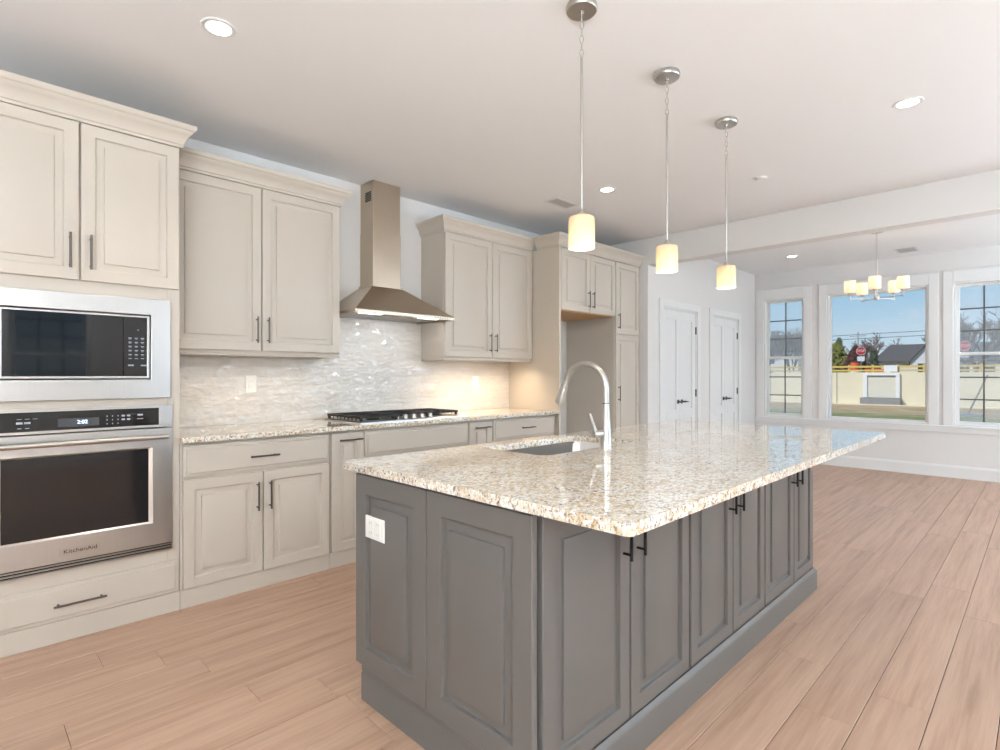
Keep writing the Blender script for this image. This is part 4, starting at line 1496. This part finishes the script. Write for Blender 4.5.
MB().box(37.93, 37.985, 6.04, 7.42, GZ + 0.44, 1.10).build('hatch_panel', mat('hatch_cream', (222, 218, 202), 0.8, var=0.08, scale=1.5), wf)
MB().box(37.93, 37.985, 6.04, 7.42, 1.10, 1.22).build('lintel', M_CONC2, wf)
MB().box(37.56, 37.985, 5.80, 7.72, GZ + 0.06, GZ + 0.42).build('ledge', M_CONC2, wf)

# yellow timber railing along the wall top
M_LUM = mat('yellow_lumber', (214, 186, 98), 0.8, var=0.12, scale=3)
fn = thing('timber_railing', 'rough yellow timber guard railing along the top of the concrete wall', 'railing', (38.18, 8, 1.40))
yy = -6.0
while yy < 25:
    MB().box(38.13, 38.22, yy - 0.05, yy + 0.05, 1.401, 1.86).build('post', M_LUM, fn)
    yy += 1.2
MB().box(38.09, 38.13, -6.4, 25, 1.68, 1.79).build('top_rail', M_LUM, fn)
MB().box(38.09, 38.13, -6.4, 25, 1.46, 1.56).build('middle_rail', M_LUM, fn)
wb = MB().box(37.98, 38.04, 5.98, 6.62, 1.43, 1.80).build('notice_board', M_SIGNW, bevel=0.01)
tag(wb, 'blank white board hung on the yellow railing above the hatch', 'board')
# traffic cones behind the wall
M_ORANGE = mat('safety_orange', (226, 92, 48), 0.6, var=0.05, scale=4)
og = thing('safety_barrel', 'orange and white safety barrel behind the yellow railing', 'barrel', (39.4, 8.35, 0.9))
MB().lathe((39.4, 8.35, 0.9), [(0.30, 0), (0.28, 0.35), (0.27, 0.6), (0.24, 1.0), (0.20, 1.1)], 20).build('barrel_body', M_ORANGE, og, smooth=40)
MB().lathe((39.4, 8.35, 0.9), [(0.282, 0.36), (0.276, 0.58)], 20, False, False).build('white_band', M_SIGNW, og)
MB().box(39.0, 39.8, 7.95, 8.75, GZ - 0.005, 0.9).build('base', M_CONC2, og)
og2 = MB().box(39.0, 39.06, 6.7, 7.75, 1.42, 1.62).box(39.0, 39.06, 6.75, 6.85, GZ, 1.42).box(39.0, 39.06, 7.6, 7.7, GZ, 1.42).build('barricade', M_ORANGE)
tag(og2, 'low orange barricade behind the yellow railing', 'barricade')


# stop signs
M_RED = mat('sign_red', (196, 44, 58), 0.45, var=0.04, scale=3)
M_POST = mat('galvanized_post', (150, 152, 154), 0.5, 0.6, var=0.05, scale=6)


def stop_sign(x, y, zc, rad, label, face):
    s = thing('stop_sign', label, 'stop sign', (x, y, GZ), 'stop signs beyond the wall')
    MB().cyl((x + 0.05, y, GZ), (x + 0.05, y, zc + rad), 0.035, n=10).build('post', M_POST, s)
    fx, fy = face
    ax = Vector((fy, -fx, 0)).normalized()
    nrm = Vector((fx, fy, 0)).normalized()
    c = Vector((x, y, zc))

    def octo(r, off):
        return [c + nrm * off + ax * (r * math.cos(PI / 8 + PI / 4 * i)) + Vector((0, 0, r * math.sin(PI / 8 + PI / 4 * i))) for i in range(8)]
    MB().loops([octo(rad, 0.0), octo(rad, 0.012)]).build('border_plate', M_SIGNW, s)
    MB().loops([octo(rad * 0.93, 0.0122), octo(rad * 0.93, 0.016)]).build('red_face', M_RED, s)
    text_mesh('stop_text', 'STOP', rad * 0.8, M_SIGNW, s, tuple(c + nrm * 0.0165), tuple(-ax if ax.cross(Vector((0, 0, 1))).dot(nrm) < 0 else ax), (0, 0, 1), width=rad * 1.45)
    mb_ = MB()
    a, b = rad * 0.72, rad * 0.55
    z0 = zc - rad - 0.08
    mb_.loops([[c + nrm * 0.0 + ax * sx + Vector((0, 0, zz - zc)) for sx, zz in ((-a, z0 - 2 * b), (a, z0 - 2 * b), (a, z0), (-a, z0))], [c + nrm * 0.014 + ax * sx + Vector((0, 0, zz - zc)) for sx, zz in ((-a, z0 - 2 * b), (a, z0 - 2 * b), (a, z0), (-a, z0))]])
    mb_.build('placard', M_SIGNW, s)


stop_sign(42.0, 8.57, 2.82, 0.28, 'red stop sign with white placard left of the grey-roofed house', (-1, -0.2))
stop_sign(42.0, 3.38, 2.95, 0.28, 'red stop sign with white placard in the right window', (-1, -0.08))

# leaning posts
lp = thing('leaning_pole', 'thin leaning pole on a round grey base on the lawn', 'pole', (30.5, 2.3, GZ))
MB().cyl((30.5, 2.35, GZ + 0.08), (31.0, 1.75, 1.25), 0.035, n=10).build('pole', mat('weathered_pole', (150, 140, 128), 0.8, var=0.1, scale=5), lp)
MB().lathe((30.5, 2.35, GZ + 0.001), [(0.55, 0), (0.52, 0.06), (0.2, 0.09), (0.1, 0.1)], 28).build('base', M_CONC2, lp, smooth=40)
wp = MB().cyl((38.7, 11.5, GZ + 0.01), (38.7, 11.85, 2.4), 0.07, n=12).build('vent_pipe', M_SIGNW)
tag(wp, 'white leaning pipe behind the wall, in the left window', 'pipe')

# houses
M_ROOF = mat('grey_shingle', (98, 93, 90), 0.9, var=0.12, scale=3, stretch=(1, 1, 5))
M_SIDING = mat('white_siding', (224, 222, 224), 0.7, var=0.04, scale=2, stretch=(1, 1, 8))
M_HWIN = mat('house_window_glass', (70, 78, 92), 0.15, var=0.1, scale=2)


def house(x, y0, y1, depth, eave, ridge, label, gables):
    h = thing('house', label, 'house', (x + depth / 2, (y0 + y1) / 2, GZ))
    MB().box(x, x + depth, y0, y1, GZ, eave).build('walls', M_SIDING, h)
    o = 0.5
    xm = x + depth / 2
    t = 0.18
    rf = MB()
    inset = 0.5
    A, B, Cc, D = (x - o, y0 - o, eave), (x + depth + o, y0 - o, eave), (x + depth + o, y1 + o, eave), (x - o, y1 + o, eave)
    R0, R1 = (xm, y0 + inset * 0.2, ridge), (xm, y1 - inset, ridge)
    pts = [A, B, Cc, D, R0, R1]
    top = [(p[0], p[1], p[2] + t) for p in pts]
    rf.add(pts + top, [(6, 10, 11, 9), (7, 8, 11, 10), (6, 7, 10), (8, 9, 11), (0, 3, 5, 4), (1, 4, 5, 2), (0, 4, 1), (2, 5, 3), (0, 1, 7, 6), (1, 2, 8, 7), (2, 3, 9, 8), (3, 0, 6, 9)])
    rf.build('roof', M_ROOF, h)
    for ya, yb, gr in gables:
        ym = (ya + yb) / 2
        g = MB()
        g.loops([[(x - 1.5, ya, GZ), (x - 1.5, yb, GZ), (x - 1.5, yb, eave), (x - 1.5, ym, gr), (x - 1.5, ya, eave)], [(x + 0.1, ya, GZ), (x + 0.1, yb, GZ), (x + 0.1, yb, eave), (x + 0.1, ym, gr), (x + 0.1, ya, eave)]])
        g.build('gable_wall', M_SIDING, h)
        q = MB()
        for s, ye in ((-1, ya), (1, yb)):
            e_ = (ye + s * 0.3, eave - 0.3 * (gr - eave) / ((yb - ya) / 2))
            q.loops([[(x - 1.8, e_[0], e_[1] + 0.02), (x - 1.8, ym, gr + 0.02), (x - 1.8, ym, gr + 0.2), (x - 1.8, e_[0], e_[1] + 0.2)], [(xm - 0.5, e_[0], e_[1] + 0.02), (xm - 0.5, ym, gr + 0.02), (xm - 0.5, ym, gr + 0.2), (xm - 0.5, e_[0], e_[1] + 0.2)]])
        q.build('gable_roof', M_ROOF, h)
        for wy in (ym - 0.7, ym + 0.7):
            MB().box(x - 1.53, x - 1.5, wy - 0.4, wy + 0.4, eave - 1.4, eave - 0.2).build('window', M_HWIN, h)
    k = y0 + 1.2
    while k < y1 - 1:
        if not any(a - 0.8 < k < b + 0.8 for a, b, _ in gables):
            MB().box(x - 0.03, x, k - 0.45, k + 0.45, eave - 1.5, eave - 0.35).build('window', M_HWIN, h)
        k += 2.1
    MB().box(xm - 0.4, xm + 0.4, (y0 + y1) / 2, (y0 + y1) / 2 + 0.8, ridge - 0.6, ridge + 0.7).build('chimney', M_CONC2, h)
    return h


house(79, 1.0, 14.4, 9, 2.75, 4.85, 'white house with dark grey hip roof seen through the picture window', [(7.4, 11.0, 5.0)])
house(76, 22.3, 30, 9, 4.2, 6.6, 'pale two-storey house with grey roof behind the bare trees in the left window', [])

# trees
M_BARK = mat('bare_bark', (128, 112, 104), 0.9, var=0.15, scale=3)


def leaf_mat(name, c):
    return mat(name, c, 0.85, var=0.25, scale=1.2)


def branch(mb, p, d, L, r, depth, rnd):
    q = p + d * L
    mb.cyl(p, q, max(r, 0.018), max(r * 0.62, 0.016), 5, cap=False)
    if depth == 0:
        return
    for k in range(3 if depth > 1 else 4):
        ax = Vector((rnd.uniform(-1, 1), rnd.uniform(-1, 1), rnd.uniform(-0.2, 0.9)))
        nd = (d * 0.95 + ax.normalized() * 0.75).normalized()
        if nd.z < 0.05:
            nd.z = 0.1
            nd.normalize()
        s = p + d * L * rnd.uniform(0.55, 1.0)
        branch(mb, s, nd, L * rnd.uniform(0.55, 0.82), r * 0.55, depth - 1, rnd)


def bare_tree(x, y, h, label, seed):
    rnd = random.Random(seed)
    t = thing('bare_tree', label, 'tree', (x, y, GZ), 'leafless trees beyond the wall')
    p = Vector((x, y, GZ))
    q = Vector((x, y, GZ + h * 0.32))
    MB().cyl(p, q, h * 0.022, h * 0.016, 8).build('trunk', M_BARK, t, smooth=50)
    mb = MB()
    for k in range(7):
        d = Vector((rnd.uniform(-0.6, 0.6), rnd.uniform(-0.6, 0.6), 1)).normalized()
        branch(mb, q - Vector((0, 0, h * 0.03 * k * 0.5)), d, h * 0.26, h * 0.013, 4, rnd)
    mb.build('branches', M_BARK, t)


bare_tree(62, 18.9, 7.2, 'leafless tree with dense twigs in the left window', 1)
bare_tree(66, 22.6, 5.6, 'smaller leafless tree at the left edge of the left window', 9)
bare_tree(70, 13.4, 6.4, 'slender leafless tree left of the grey-roofed house', 2)
bare_tree(97, 14.6, 7.6, 'leafless tree rising behind the ridge of the grey-roofed house', 3)
bare_tree(97, 9.6, 9.4, 'tall leafless tree behind the right end of the grey roof', 4)
bare_tree(58, 4.0, 7.5, 'large leafless tree in the left half of the right window', 5)
bare_tree(60, 1.4, 8.0, 'large leafless tree in the right half of the right window', 6)


def leafy_tree(name, x, y, h, w, m, label, seed, conical, n=900):
    rnd = random.Random(seed)
    t = thing(name, label, 'tree', (x, y, GZ))
    MB().cyl((x, y, GZ), (x, y, GZ + h * 0.9), h * 0.02, h * 0.006, 8).build('trunk', M_BARK, t)
    mb = MB()
    for k in range(n):
        z = rnd.uniform(0.05, 1.0)
        R = w / 2 * ((1 - z) ** 0.8 if conical else math.sin(PI * min(1, 0.25 + z * 0.75)) ** 0.7)
        R *= rnd.uniform(0.45, 1.08)
        a = rnd.uniform(0, 2 * PI)
        c = Vector((x + R * math.cos(a), y + R * math.sin(a), GZ + 0.25 + (h - 0.25) * z))
        s = rnd.uniform(0.10, 0.22)
        e1 = Vector((rnd.gauss(0, 1), rnd.gauss(0, 1), rnd.gauss(0, 1))).normalized() * s
        e2 = e1.orthogonal().normalized() * s * 0.8
        e3 = e1.cross(e2).normalized() * s * 0.5
        mb.add([c + e1, c - e1 + e2, c - e1 - e2, c + e3], [(0, 1, 3), (1, 2, 3), (2, 0, 3), (0, 2, 1)])
    mb.build('foliage', m, t)


leafy_tree('evergreen_tree', 54, 12.9, 4.4, 2.9, leaf_mat('yellow_green_needles', (134, 132, 66)), 'yellow-green bushy evergreen at the left edge of the picture window', 11, False, 1300)
leafy_tree('evergreen_tree', 60, 14.0, 5.2, 2.4, leaf_mat('grey_green_needles', (104, 112, 80)), 'taller grey-green evergreen behind the yellow-green one', 12, True, 900)
leafy_tree('shrub_tree', 52, 11.0, 4.0, 1.7, leaf_mat('maroon_leaves', (96, 62, 56)), 'dark maroon bushy tree left of the stop sign', 13, False, 1100)
leafy_tree('evergreen_tree', 52, 9.72, 3.6, 1.5, leaf_mat('dark_green_needles', (74, 84, 66)), 'dark green conical evergreen right of the stop sign', 14, True, 1000)
leafy_tree('shrub_tree', 50, 17.8, 3.0, 2.6, leaf_mat('dull_green_leaves', (112, 116, 90)), 'dull green shrub low in the left window', 15, False, 800)

# utility pole and wires
up = MB().cyl((62, 12.9, GZ), (62, 12.9, 5.4), 0.08, 0.06, 10).box(61.96, 62.04, 12.2, 13.6, 4.98, 5.06).build('utility_pole', mat('pole_wood', (176, 170, 166), 0.9, var=0.1, scale=4))
tag(up, 'grey wooden utility pole with crossarm behind the stop sign', 'utility pole')
for k, (zz, lb) in enumerate(((5.13, 'upper overhead wire above the houses'), (4.72, 'lower overhead wire above the houses'))):
    w_ = MB()
    w_.tube([(62, -20 + 4 * i, zz + 0.10 * math.cos(i * 0.9)) for i in range(19)], 0.022, 5)
    o = w_.build('overhead_wire', M_DARK)
    tag(o, lb, 'wire')
